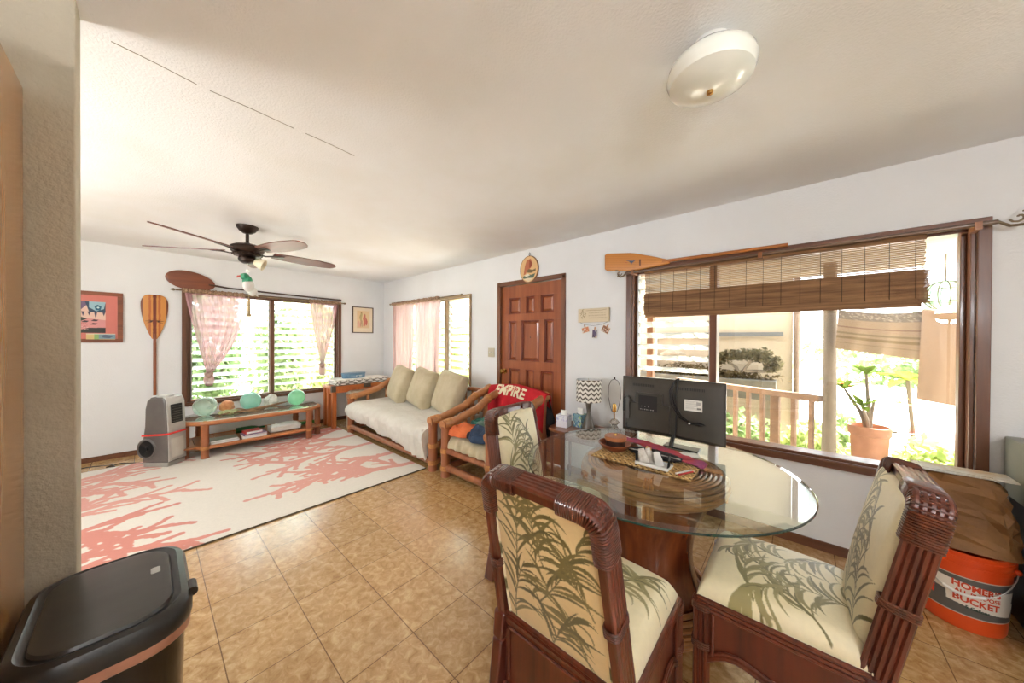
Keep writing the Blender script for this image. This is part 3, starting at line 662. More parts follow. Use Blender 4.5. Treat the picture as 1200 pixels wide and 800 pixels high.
    for k in range(3):
        z = .392+k*.015
        r.tube([(-.222, .238, z), (.222, .238, z)], .0085, 7); r.tube([(-.236, -.20, z), (-.236, .235, z)], .0085, 7); r.tube([(.236, -.20, z), (.236, .235, z)], .0085, 7); r.tube([(-.215, -.228, z), (.215, -.228, z)], .0085, 7)
    for sg in (-1, 1):   # arched reed under each side apron
        pts = [(sg*.236, -.19+.40*s, .20+.055*math.sin(PI*s)**1.0+(.02*math.sin(3*PI*s)) ) for s in np.linspace(0, 1, 14)]
        r.tube(pts, .009, 7); r.tube([(p[0], p[1], p[2]+.016) for p in pts], .006, 6)
        r.tube([(sg*.238, -.17, .385), (sg*.238, .19, .385)], .005, 6); r.tube([(sg*.238, .188, .385), (sg*.238, .188, .235)], .006, 6); r.tube([(sg*.238, -.172, .385), (sg*.238, -.172, .235)], .006, 6)
    for yy in (.238, -.236):
        pts = [(-.20+.40*s, yy, .20+.055*math.sin(PI*s)+.02*math.sin(3*PI*s)) for s in np.linspace(0, 1, 14)] if yy > 0 else [(-.205, yy, .175), (.205, yy, .175)]
        r.tube(pts, .009, 7)
        r.tube([(-.18, yy, .38), (.18, yy, .38)], .0055, 6)
        for sg in (-1, 1): r.tube([(sg*.185, yy, .38), (sg*.185, yy, .2)], .0055, 6)
    obj('seat_rail', r, M_rattan, t)
    ap = MB()
    for sg in (-1, 1):
        S = np.linspace(0, 1, 14); lo = [(-.19+.40*s, .20+.055*math.sin(PI*s)+.02*math.sin(3*PI*s)) for s in S]
        ap.prism([(p[0], p[1]) for p in lo]+[(.21, .40), (-.19, .40)], sg*.226, sg*.232, ((0,0,0),(0,1,0),(0,0,1),(1,0,0)))
    lo = [(-.20+.40*s, .20+.055*math.sin(PI*s)+.02*math.sin(3*PI*s)) for s in np.linspace(0, 1, 14)]
    ap.prism(lo+[(.20, .40), (-.20, .40)], .226, .232, ((0,0,0),(1,0,0),(0,0,1),(0,1,0)))
    ap.box(-.21, .21, -.232, -.224, .175, .40)
    obj('apron_panel', ap, M_ratwood, t)
    # seat cushion
    roots = [(.02, .80, .9, .6), (.98, .98, 2.2, .75), (.35, 1.08, 1.5, .6), (.98, .45, 2.7, .55), (.05, .38, .4, .5), (.62, .62, 1.3, .5), (.3, .60, 2.2, .4)]
    cvs = frond_canvas(380, 380, FAB, LEAFC, 4, roots, 1.0)
    Xs, Ys, Zs, u, v = superpuff(230, 230, .232, .222, .05, .04, .80, .45)
    m = MB(); tap = 1+0*Ys
    # sides take the outermost pattern ring
    cu = .5+.5*np.sign(u)*np.abs(u)**1.0*.98; cvv = .5+.5*v*.98
    m.grid(np.stack([Xs*tap, Ys+.018, Zs+.425], -1), cvs.sample(cu, cvv), flip=False)
    m.cur = lin(FAB); m.box(-.22, .22, -.19, .235, .41, .44)
    obj('seat_cushion', m, M_upholst, t)
    # upholstered back, front puff + rear panel with welting
    roots = [(.60, 1.05, 1.8, .75), (.1, 1.0, 1.25, .6), (.95, .75, 2.05, .55), (.2, .55, 1.1, .5), (.75, .5, 1.6, .45)]
    cb = frond_canvas(380, 500, FAB, LEAFC, 7, roots, 1.0)
    Xs, Ys, Zs, u, v = superpuff(190, 240, .187, .245, .022, .028, .85, .5)
    hc = (Ys/.245)*.455+.505; m = MB()
    def BP(X, h, d): return np.stack([X, yb+(yt-yb)*h-d*math.cos(lean), z0+(z1-z0)*h-d*math.sin(lean)], -1)
    m.grid(BP(Xs, hc, -.018-Zs), cb.sample(.5+.49*u, .5+.49*v), flip=True)
    cr = frond_canvas(380, 500, (224, 196, 142), [(112, 98, 42), (124, 108, 50), (98, 86, 36)], 13, [(.60, .72, 2.25, .75), (.15, 1.02, 1.2, .6), (.92, 1.05, 1.65, .65), (.80, .55, 1.75, .55), (.1, .62, 1.1, .5), (.55, 1.05, 1.9, .45), (.5, .45, 1.2, .45)], 1.1)
    Zr = .012*np.clip((1-u*u)*(1-v*v), 0, 1)**.5
    m.grid(BP(Xs, hc, .012+Zr), cr.sample(.5-.49*u, .5+.49*v), flip=False)
    obj('backrest', m, M_upholst, t)
    wl = MB(); per = []
    for k in range(180):
        s = k/180*4; sd = int(s); q = s-sd
        a, b = [( -1+2*q, -1), (1, -1+2*q), (1-2*q, 1), (-1, 1-2*q)][sd]; per.append((a*.186, b*.455+.505))
    for d in (.014, -.02):
        base = len(wl.v); wl.tube([B(p[0], p[1], d) for p in per], .0055, 6, closed=True)
        for j in range(180): 
            c = lin((96, 88, 50)) if (j//4) % 3 == 0 else lin(FAB)
            for q in range(6): wl.c[base+j*6+q] = c
    obj('welting', wl, M_paintfab, t)
    return t
ch = dining_chair()
ch.name = 'dining_chair'; ch['label'] = 'rattan dining chair nearest the camera, seen from behind its palm-print back'
ch.location = (5.245, -1.875, 0); ch.rotation_euler = (0, 0, 0); ch['group'] = 'palm-print dining chairs around the glass table'
c2 = copy_tree(ch); c2['label'] = 'rattan dining chair at the right of the table, seen from its side in window light'; c2.location = (5.765, -1.345, 0); c2.rotation_euler = (0, 0, PI/2)
c3 = copy_tree(ch); c3['label'] = 'rattan dining chair on the far side of the table, in front of the clothes-piled armchair'; c3.location = (4.76, -1.40, 0); c3.rotation_euler = (0, 0, -PI/2+.06)

# ------------------------------------------------------------------ dining table
TC = (5.235, -1.215); ZT = .75; TR = .632
dt = thing('dining_table', 'round glass-topped dining table on a flared rattan pedestal', 'table', (TC[0], TC[1], 0))
gm = glassmat('table_glass', (244, 250, 247), 1.7)
ge = mat('glass_edge', (36, 66, 56), .08, (24, 50, 42), (5, 5, 5), coat=.8)
g = MB()
n = 128; prof = [(.0005, ZT-.012), (TR-.004, ZT-.012)]
g.lathe([(.0005, ZT-.012), (TR-.004, ZT-.012)], n, caps=False, m=0); g.lathe([(TR-.03, ZT), (.0005, ZT)], n, caps=False, m=0)
g.lathe([(TR-.004, ZT-.012), (TR, ZT-.010), (TR, ZT-.006), (TR-.004, ZT-.0035)], n, caps=False, m=1)
g.lathe([(TR-.004, ZT-.0035), (TR-.03, ZT)], n, caps=False, m=0)
obj('glass_top', g, [gm, ge], dt, ang=20)
pr = [(.255, .0)]
pb = MB(); zz = np.linspace(.16, .64, 16); wd = lambda z: .195+.125*(abs(z-.34)/.34)**1.9
pb.lathe([(wd(z), z) for z in zz], 48, caps=False); pb.lathe([(.25, .02), (.24, .16)], 40)
obj('pedestal', pb, wood('pedestal_wood', (146, 74, 38), (100, 46, 24), 'z', .25, .6), dt)
rg = MB()
def hoop(r, z, t=.0105): rg.tube([(r*math.cos(a), r*math.sin(a), z) for a in np.linspace(0, 2*PI, 65)[:-1]], t, 7, closed=True)
for k in range(9): hoop(.245+.055*math.sin(PI*(k+.6)/9.6), .012+k*.0185)
for k in range(5): hoop(.305+.035*math.sin(PI*(k+.8)/6), .66+k*.0165)
for k in range(9): hoop(.305-k*.019, .733, .0095)
obj('rattan_hoops', rg, wood('hoop_rattan', (196, 142, 88), (150, 98, 56), 'x', .35, .5), dt)
bb = MB()
for a in (.3, 1.87, 3.44, 5.0):
    for k in range(3):
        b_ = a+(k-1)*.05
        bb.tube([((.31+.02)*math.cos(b_), (.31+.02)*math.sin(b_), .61), ((.33)*math.cos(b_), .33*math.sin(b_), .68), (.31*math.cos(b_), .31*math.sin(b_), .742), (.24*math.cos(b_), .24*math.sin(b_), .744)], .008, 6)
obj('binding', bb, M_binding, dt)

# things on the table
mt = MB(); R = random.Random(2); ang = -.03
cvm = None
for i in range(16):
    for j in range(36):
        x = -.235+j*.0134; y = -.105+i*.0134; s = (i+j) % 2
        c = lin(R.choice([(206, 172, 112), (190, 152, 92), (216, 184, 128)]) if s else R.choice([(168, 128, 70), (150, 110, 60)]))
        mt.cur = c; h = .0035 if s else .0022
        mt.box(x, x+.0128, y, y+.0128, 0, h)
    if i % 3 == 1:
        for j in range(36):
            if j % 2: mt.cur = lin((60, 44, 30)); x = -.235+j*.0134; y = -.105+i*.0134; mt.box(x+.002, x+.011, y+.003, y+.008, .002, .0042)
pm_ = solo('woven_placemat', 'tan woven placemat under the bowl and tray on the glass table', 'placemat', mt, M_paint, smooth=False); pm_.location = (5.205, -1.245, ZT+.001); pm_.rotation_euler = (0, 0, .0)
bw = thing('wooden_bowl', 'reddish wooden bowl holding a round lidded box on the placemat', 'bowl', (5.035, -1.195, ZT+.005))
obj('bowl', MB().lathe([(.0005, 0), (.032, 0), (.036, .004), (.055, .016), (.068, .036), (.066, .038), (.052, .02), (.03, .009), (.0005, .008)], 32), wood('bowl_wood', (146, 76, 44), (110, 50, 28), 'x', .3, .4), bw)
cb_ = thing('round_box', 'dark round box with an orange-brown carved lid sitting in the wooden bowl', 'box', (5.038, -1.192, ZT+.022))
obj('box_body', MB().lathe([(.0005, 0), (.040, 0), (.044, .003), (.044, .03), (.0005, .03)], 28), mat('box_dark', (52, 30, 22), .4), cb_)
obj('lid', MB().lathe([(.0005, .029), (.049, .029), (.05, .034), (.049, .042), (.035, .045), (.03, .043), (.018, .045), (.0005, .044)], 28), wood('lid_wood', (188, 118, 70), (150, 84, 46), 'y', .4, .3), cb_)
obj('knob', MB().ball((0, .0, .0), (.0005, .0005, .0005)) if False else MB().lathe([(.0005, .044), (.009, .044), (.006, .05), (.0005, .051)], 12), M_brass, cb_)
tr = thing('white_tray', 'small white tray with upright packets and a wire handle on the placemat', 'tray', (5.275, -1.285, ZT+.006), -.02)
m = MB(); m.box(-.075, .075, -.04, .04, 0, .006); m.box(-.078, .078, -.043, -.038, .002, .016); m.box(-.078, .078, .038, .043, .002, .016); m.box(-.078, -.073, -.043, .043, .002, .016); m.box(.073, .078, -.043, .043, .002, .016)
obj('tray_base', m, M_white, tr, bevel=.002)
m = MB()
for sx in (-1, 1):
    for k in range(3): m.tube([(sx*.074, -.034+k*.01, .012), (sx*.078, -.03+k*.01, .05), (sx*.070, 0+k*.006, .062), (sx*.076, .034, .012)], .0032, 6)
obj('wire_handle', m, M_black, tr)
def packet(name, label, x, y, w_, h_, c, rz, tilt, mtp, group='packets standing on the white tray'):
    u, v = np.meshgrid(np.linspace(-1, 1, 16), np.linspace(0, 1, 16), indexing='ij')
    th = .010*np.clip(1-u*u, 0, 1)**.5*(np.sin(PI*(v*.9+.05)))+.0006
    tap = 1-.35*v*v
    m = MB(); P = np.stack([u*w_/2*tap, -th+.02*v*math.sin(tilt), v*h_], -1); Q = np.stack([u*w_/2*tap, th+.02*v*math.sin(tilt), v*h_], -1)
    m.grid(P, flip=False); m.grid(Q, flip=True)
    o = solo(name, label, 'packet', m, mtp, group); o.location = (x, y, ZT+.013); o.rotation_euler = (-.25*tilt, .35*math.sin(x*900), rz); return o
M_foil = mat('foil_packet', (222, 216, 206), .35, (180, 172, 160), (40, 40, 40), bump=.003, bsc=(60, 60, 60)); M_kraft = mat('kraft_packet', (206, 160, 104), .6, (180, 130, 80), (30, 30, 30), bump=.003, bsc=(60, 60, 60))
packet('paper_packet', 'white foil packet leaning at the left front of the tray', 5.235, -1.30, .045, .068, 0, .3, .5, M_foil)
packet('paper_packet', 'orange-tan packet standing at the back left of the tray', 5.232, -1.268, .04, .075, 0, -.2, .2, M_kraft)
packet('paper_packet', 'white paper packet standing at the right of the tray', 5.305, -1.29, .04, .07, 0, .1, -.2, M_paper)
packet('paper_packet', 'pale gold packet standing in the middle of the tray', 5.262, -1.262, .038, .072, 0, .6, .1, M_foil)
packet('paper_packet', 'black packet standing behind the middle of the tray', 5.285, -1.262, .035, .066, 0, -.3, .1, M_black)
# sunglasses-like dark item, red cloth, pens
def cloth_strip(name, label, cat, pts, w_, c, mtc, z0, amp=.003, th=.007):
    P = [Vector(p) for p in pts]; n = 60; k = 18
    out = np.zeros((n, k, 3))
    for i in range(n):
        s = i/(n-1)*(len(P)-1); a = min(int(s), len(P)-2); f_ = s-a; c_ = P[a].lerp(P[a+1], f_); d = (P[a+1]-P[a]).normalized(); sd = Vector((-d.y, d.x, 0))
        for j in range(k):
            q = 2*PI*j/k; r = c_+sd*w_*math.cos(q)*(1+.08*math.sin(i*.6)); z = c_.z+th*math.sin(q)+amp*math.sin(i*.7+j*.9)*(1 if math.sin(q) > 0 else 0)
            out[i, j] = (r.x, r.y, max(z, z0))
    m = MB(); m.grid(np.concatenate([out, out[:, :1]], 1)); m.add(out[0].tolist(), [tuple(range(k))]); m.add(out[-1].tolist(), [tuple(range(k-1, -1, -1))])
    return solo(name, label, cat, m, mtc)
cloth_strip('folded_cloth', 'folded red and purple cloth lying between the tray and the television', 'cloth', [(4.98, -.985, ZT+.012), (5.10, -1.03, ZT+.03), (5.25, -1.09, ZT+.034), (5.38, -1.13, ZT+.022), (5.47, -1.135, ZT+.010)], .044, 0, mat('red_cloth', (168, 62, 70), .85, (138, 66, 104), (7, 7, 7), bump=.002, bsc=(200, 200, 200), ramp=(.42, .58)), ZT+.001)
dk = thing('dark_pouch', 'black zipped pouch lying behind the packets under the red cloth', 'pouch', (5.24, -1.165, ZT))
q = MB(); q.ball((0, 0, .022), (.14, .045, .022), 24, 12); obj('pouch_body', q, mat('pouch_fabric', (30, 26, 28), .7, bump=.004, bsc=(40, 40, 40)), dk)
q = MB(); q.tube([(-.13, -.02, .03), (0, -.038, .038), (.13, -.02, .03)], .003, 6); obj('zip', q, M_alu, dk)
for lb, a, b, c in (('red pen lying at the right end of the placemat', (5.40, -1.33), (5.44, -1.25), (190, 50, 48)), ('white pen lying beside the red pen on the placemat', (5.385, -1.325), (5.43, -1.235), (230, 226, 220))):
    m = MB(); m.tube([(a[0], a[1], ZT+.010), (b[0], b[1], ZT+.010)], .0038, 8); o = solo('pen', lb, 'pen', m, mat('pen_%d' % c[1], c, .3))
    m = MB(); d = (Vector(b)-Vector(a)).normalized(); m.tube([(b[0], b[1], ZT+.010), (b[0]+d.x*.012, b[1]+d.y*.012, ZT+.010)], [.0034, .001], 8); obj('pen_tip', m, M_alu, o)
m = MB(); m.box(-.05, .05, -.035, .035, 0, .0012); o = solo('paper_sheet', 'white paper scrap lying on the glass at the foot of the television', 'paper', m, M_paper, smooth=False); o.location = (5.36, -.99, ZT+.001); o.rotation_euler = (0, 0, .5)
m = MB(); m.box(-.06, .06, -.03, .03, 0, .0012); o = solo('paper_sheet', 'white folded paper lying beyond the red cloth at the left', 'paper', m, M_paper, smooth=False); o.location = (5.02, -.93, ZT+.001); o.rotation_euler = (0, 0, -.35)

# television seen from behind
tv = thing('television', 'black flat television seen from its back, standing on the glass table', 'television', (5.235, -.885, ZT))
M_tv = mat('tv_back', (64, 58, 48), .38, (54, 49, 41), (6, 6, 6)); M_tvl = mat('tv_vent', (24, 22, 20), .6)
x0, x1, z0, z1 = -.283, .283, .048, .392
m = MB(); m.box(x0, x1, .0, .016, z0, z1); obj('screen_bezel', m, M_black, tv, bevel=.003, smooth=False)
m = MB(); P = [(x0+.004, z0+.004), (x1-.004, z0+.004), (x1-.004, z1-.004), (x0+.004, z1-.004)]; Q = [(x0+.02, z0+.02), (x1-.1, z0+.02), (x1-.03, z1-.03), (x0+.02, z1-.03)]
m.add([(p[0], 0, p[1]) for p in P]+[(p[0], -.018, p[1]) for p in Q], [(0,1,5,4),(1,2,6,5),(2,3,7,6),(3,0,4,7),(4,5,6,7)])
m.box(-.24, .01, -.032, -.018, .075, .235); m.box(-.19, -.03, -.032, -.018, .235, .30)
obj('rear_cover', m, M_tv, tv, bevel=.003)
m = MB()
for a, b, z in ((-.21, -.08, .345), (.055, .19, .345)):
    m = MB()
    for k in range(16): xx = a+(b-a)*k/16; m.box(xx, xx+.0045, -.0195, -.018, z-.008, z+.008)
    obj('vent', m, M_tvl, tv, smooth=False)
m = MB(); m.box(-.275, -.25, -.0192, -.016, .17, .26); obj('side_recess', m, M_tvl, tv, smooth=False)
m = MB(); m.box(-.17, -.06, -.0335, -.032, .19, .285); obj('port_panel', m, M_tvl, tv, smooth=False)
m = MB()
for i in range(7): m.lathe([(.0005, 0), (.003, 0), (.003, .002), (.0005, .002)], 10, (-.155+i*.012, -.0335, .20), Matrix.Rotation(PI/2, 3, 'X'))
for i in range(3): m.lathe([(.0005, 0), (.002, 0), (.002, .002), (.0005, .002)], 8, (-.15+i*.02, -.0335, .218), Matrix.Rotation(PI/2, 3, 'X'))
obj('port', m, M_alu, tv)
m = MB(); m.box(-.245, -.225, -.045, -.030, .13, .25); m.add([(-.250, -.046, .25), (-.220, -.046, .25), (-.235, -.046, .275), (-.250, -.03, .25), (-.220, -.03, .25), (-.235, -.03, .275)], [(0,1,2),(5,4,3),(0,3,4,1),(1,4,5,2),(2,5,3,0)])
obj('bracket', m, mat('tv_bracket', (96, 94, 90), .35, metal=.5), tv, smooth=False)
m = MB(); m.lathe([(.006, 0), (.018, .001), (.019, .004), (.0005, .004)], 20, (-.235, -.018, .085), Matrix.Rotation(PI/2, 3, 'X')); obj('speaker_port', m, M_tvl, tv)
cv = Canvas(120, 90, (224, 220, 210))
for y in range(10, 80, 8): cv.rect(8, y, 60+((y*7) % 40), y+2, (150, 146, 140))
cv.rect(80, 14, 110, 40, (170, 166, 160)); cv.rect(84, 60, 112, 74, (120, 118, 112))
m = MB(); painted_panel(m, cv, (.085, -.0192, .225), (.09, 0, 0), (0, 0, .062), 60, 40); obj('rating_label', m, M_paint, tv)
m = MB(); m.tube([(.02, -.05, .01), (.02, -.02, .05), (.03, 0, .09)], .009, 8); m.box(-.02, .16, -.05, .03, .001, .010); obj('stand_foot', m, M_black, tv, bevel=.002)
m = MB(); m.tube([(.045, .012, .396), (.035, -.018, .39), (.018, -.026, .33), (.03, -.026, .26), (.07, -.026, .19), (.12, -.026, .155), (.16, -.028, .15), (.19, -.028, .158), (.16, -.03, .166), (.125, -.03, .158), (.17, -.032, .152)], .0052, 7)
m.tube([(.05, .012, .397), (.048, -.018, .385), (.042, -.026, .3), (.045, -.026, .22), (.042, -.024, .1), (.03, -.03, .03), (.03, -.04, .005)], .0045, 7)
m.tube([(.040, .012, .396), (.030, -.020, .388), (.008, -.03, .33), (.018, -.03, .25), (.06, -.03, .18), (.11, -.03, .157)], .0045, 7)
obj('power_cable', m, M_black, tv)
m = MB(); m.ball((.113, -.03, .155), .006, 10, 6); obj('cable_tie', m, M_white, tv)
# fix sizes on the table
bw.scale = (1.32, 1.32, 1.15); cb_.scale = (1.2, 1.2, 1.5)
# ------------------------------------------------------------------ sofa and armchair
M_canvas = mat('canvas_cover', (220, 215, 204), .95, (210, 203, 190), (5, 5, 5), bump=.014, bsc=(9, 22, 16), sheen=.1)
M_cush = mat('beige_cushion', (198, 184, 154), .95, (184, 168, 136), (6, 6, 6), bump=.004, bsc=(16, 16, 16), sheen=.1)
def node_wrap(mb, p, ax, r, n=5):
    ax = Vector(ax).normalized(); u = ax.orthogonal().normalized(); v = ax.cross(u)
    for k in range(n):
        c = Vector(p)+ax*(k-(n-1)/2)*.009
        mb.tube([c+(u*math.cos(a)+v*math.sin(a))*(r+.001) for a in np.linspace(0, 2*PI, 19)[:-1]], .005, 5, closed=True)
def bamboo(mb, pts, r, nodes=3):
    """pole with swollen nodes"""
    P = []; R_ = []
    for i in range(len(pts)-1):
        a, b = Vector(pts[i]), Vector(pts[i+1]); k = 14
        for j in range(k + (1 if i == len(pts)-2 else 0)):
            P.append(a.lerp(b, j/k)); R_.append(r*(1.10 if (j+i*3) % 7 == 0 else 1))
    mb.tube(P, R_, 12)
def arm_side(x, parent, yf=-.95, yb=-.13, zf=.51, zb=.80, r=.041, inner=1):
    m = MB(); bamboo(m, [(x, yf, 0), (x, yf, zf-.01)], r*1.15)
    obj('leg', m, M_bamboored, parent)
    m = MB(); bamboo(m, [(x, yb-.05, 0), (x, yb-.05, zb-.06)], r*1.05); obj('leg', m, M_bamboored, parent)
    m = MB(); bamboo(m, [(x, yf-.045, zf+.005), (x, yf+.12, zf+.022), (x, -.52, zf+.10), (x, -.36, zf+.19), (x, yb, zb-.03), (x, yb+.03, zb-.06)], r*1.05)
    obj('armrest', m, M_bamboo, parent)
    for zr in (.085, .26): m = MB(); bamboo(m, [(x, yf, zr), (x, yb-.05, zr)], r*.8); obj('side_rail', m, M_bamboored, parent)
    for yy, zt in ((-.70, zf+.04), (-.40, zf+.14)):
        m = MB(); bamboo(m, [(x, yy, .27), (x, yy, zt)], r*.6); obj('arm_spindle', m, M_bamboo, parent)
    for p, ax, rr in (((x, yf, zf+.01), (0, 1, 0), r*1.1), ((x, yf, .26), (0, 0, 1), r*1.2), ((x, yf, .085), (0, 0, 1), r*1.2), ((x, yf+.02, .26), (0, 1, 0), r), ((x, yf+.05, zf+.014), (0, 1, 0), r*1.1), ((x, -.36, zf+.19), (0, .8, .5), r*1.08), ((x, yb, zb-.03), (0, 1, .2), r*1.08)): m = MB(); node_wrap(m, p, ax, rr); obj('cane_binding', m, M_binding, parent)
def seat_frame(x0, x1, parent, yf=-.95, yb=-.18):
    for yy, zz_, rr in ((yf, .26, .03), (yf, .09, .034), (yb, .26, .03), (yb, .74, .028), (yb, .50, .022)): m = MB(); bamboo(m, [(x0, yy, zz_), (x1, yy, zz_)], rr); obj('cross_rail', m, M_bamboored, parent)
    m = MB(); k = int((x1-x0)/.12)
    for i in range(1, k): xx = x0+(x1-x0)*i/k; m.box(xx-.03, xx+.03, yf, yb, .285, .30)
    obj('seat_slats', m, M_bamboo, parent, smooth=False)
    m = MB(); 
    for i in range(1, k): xx = x0+(x1-x0)*i/k; m.tube([(xx, yb, .28), (xx, yb+.03, .74)], .014, 8)
    obj('back_spindles', m, M_bamboo, parent)
sf = thing('sofa', 'bamboo-framed sofa with a loose cream cover standing under the curtained window', 'sofa')
SX0, SX1 = .90, 2.945
arm_side(SX0, sf); arm_side(SX1, sf); seat_frame(SX0+.03, SX1-.03, sf)
def mattress(x0, x1, parent):
    n, k = 90, 56; out = np.zeros((n, k, 3))
    for i in range(n):
        s = i/(n-1); x = x0+(x1-x0)*s
        zb = .235-.15*s**1.5                     # hem hangs lower to the right
        endr = min(1, math.sin(min(1, s/.05)*PI/2)+.25) if s < .05 else 1
        prof = [(-.17, .31), (-.16, .42), (-.22, .445), (-.5, .45), (-.8, .45), (-.93, .448), (-1.01, .425), (-1.055, .37), (-1.05, .31), (-1.03, (.31+zb)/2), (-1.0, zb), (-.985, zb), (-.985, .27), (-.6, .305)]
        pr = np.array(prof+prof[:1]); L_ = np.r_[0, np.cumsum(np.hypot(*np.diff(pr, axis=0).T))]; q = np.linspace(0, L_[-1], k)
        yy = np.interp(q, L_, pr[:, 0]); zz_ = np.interp(q, L_, pr[:, 1])
        cy, cz = -.6, .36; out[i, :, 0] = x; out[i, :, 1] = cy+(yy-cy)*(1 if s > .03 else .96); out[i, :, 2] = cz+(zz_-cz)*endr
    X_, Y_, Z_ = out[..., 0], out[..., 1], out[..., 2]
    w_ = smoothnoise(X_*1.0, Y_*1.0, 3, 5, 4); fold = np.clip((-Y_-.85)/.2, 0, 1)
    Z_ += .016*w_*(Z_ > .4); Y_ -= fold*(.022*np.sin(X_*34+3*np.sin(X_*7))+.012*np.sin(X_*71))*np.clip((.44-Z_)/.15, 0, 1)
    Z_ += (Z_ < .3)*fold*.018*np.sin(X_*9)
    m = MB(); m.grid(out, flip=True); m.add(out[0].tolist(), [tuple(range(k))]); m.add(out[-1].tolist(), [tuple(range(k-1, -1, -1))])
    return obj('mattress', m, M_canvas, parent, ang=60)
mattress(SX0-.02, SX1-.055, sf)
# loose drape at the right end of the cover
u, v = np.meshgrid(np.linspace(0, 1, 30), np.linspace(0, 1, 40), indexing='ij')
X_ = SX1-.075-.01*np.sin(v*9)-.015*np.sin(u*12)*v; Y_ = -1.03+.22*u+.04*v*(1-u); Z_ = .42-(.34-.16*u)*v+0*u
m = MB(); m.grid(np.stack([X_, Y_, Z_], -1)); m.grid(np.stack([X_-.006, Y_, Z_], -1), flip=True); obj('cover_drape', m, M_canvas, sf)
def pillow_mb(w_, h_, t_, seed, pinch=.05):
    u, v = np.meshgrid(np.sin(np.linspace(-PI/2, PI/2, 40)), np.sin(np.linspace(-PI/2, PI/2, 40)), indexing='ij')
    T = t_*np.clip((1-u**4)*(1-v**4), 0, 1)**.30; T = T*(1+.10*smoothnoise(u, v, seed, 2.2, 3))
    X_ = u*w_*(1-pinch*(1-v*v)*u*u); Z_ = v*h_*(1-pinch*(1-u*u)*v*v)
    m = MB(); m.grid(np.stack([X_, -T, Z_], -1)); m.grid(np.stack([X_, T, Z_], -1), flip=True); return m
for i, (x, lb, rz, ry) in enumerate([(1.27, 'beige back cushion at the left end of the sofa', -.24, .06), (1.87, 'beige back cushion in the middle of the sofa', -.20, .08), (2.47, 'beige back cushion at the right end of the sofa', -.22, .06)]):
    o = solo('sofa_cushion', lb, 'cushion', pillow_mb(.29, .265, .115, i+1, .02), M_cush, 'back cushions on the sofa'); o.location = (x, -.375, .69); o.rotation_euler = (-.32, ry, rz)
acx = thing('armchair', 'bamboo armchair with a beige seat, piled with clothes, next to the sofa', 'chair')
AX0, AX1 = 3.165, 3.80
arm_side(AX0, acx); arm_side(AX1, acx); seat_frame(AX0+.03, AX1-.03, acx)
Xs, Ys, Zs, u, v = superpuff(70, 70, .335, .40, .08, .035, .8, .45)
Zs = Zs+.006*smoothnoise(Xs*8, Ys*2, 4, 6, 4)*(np.abs(v) > .6); Ys = Ys+.012*np.sin(Xs*60)*np.clip(-v*3-2, 0, 1)
m = MB(); m.grid(np.stack([Xs+(AX0+AX1)/2, Ys-.57, Zs+.30], -1)); m.box(AX0+.04, AX1-.04, -.94, -.19, .285, .32); obj('seat_cushion', m, M_cush, acx)
def garment(name, label, c, sx, sy, h, colr, c2, seed, rz=0):
    h *= 1.35; sx *= 1.12; sy *= 1.1; c = (c[0]-.03, c[1]-.03, c[2]+.008)
    u, v = np.meshgrid(np.linspace(-1, 1, 44), np.linspace(-1, 1, 44), indexing='ij')
    n1 = smoothnoise(u, v, seed, 3, 4); ed = 1+.12*smoothnoise(v*1.3, u*1.3, seed+5, 3, 3)
    a = u*np.sqrt(1-v*v/2)*ed; b = v*np.sqrt(1-u*u/2)*ed
    rr = np.clip(1-(u**4+v**4)/1.0, 0, 1)**.5 if False else np.clip((1-u**4)*(1-v**4), 0, 1)**.4
    top = h*rr*(.75+.5*n1)
    m = MB(); m.grid(np.stack([a*sx, b*sy, np.maximum(top, 0)+.002], -1)); m.grid(np.stack([a*sx, b*sy, np.zeros_like(a)], -1), flip=True)
    o = solo(name, label, 'clothes', m, mat('cloth_%s_%d' % (name, seed), colr, .9, c2, (7, 7, 7), bump=.006, bsc=(26, 26, 26)), 'clothes piled on the armchair'); o.location = c; o.rotation_euler = (0, 0, rz); return o
garment('orange_shirt', 'orange shirt bunched at the front left of the clothes pile', (3.33, -.80, .415), .15, .12, .085, (222, 118, 66), (196, 92, 48), 2, .3)
garment('teal_shirt', 'teal green shirt lying behind the orange shirt', (3.36, -.55, .415), .14, .13, .11, (58, 128, 110), (34, 92, 80), 3)
garment('white_shirt', 'white shirt on top at the back of the clothes pile', (3.53, -.46, .42), .15, .11, .15, (228, 224, 216), (200, 196, 188), 4, .4)
garment('denim_shorts', 'dark blue denim garment hanging at the front right of the clothes pile', (3.60, -.80, .415), .13, .12, .09, (58, 78, 104), (36, 50, 72), 5, -.2)
garment('grey_shirt', 'grey and green garment in the middle of the clothes pile', (3.52, -.65, .425), .12, .10, .12, (112, 128, 118), (70, 96, 84), 6, .5)
garment('black_shirt', 'black garment between the orange and blue clothes', (3.46, -.78, .415), .10, .09, .06, (38, 34, 40), (24, 22, 26), 7)
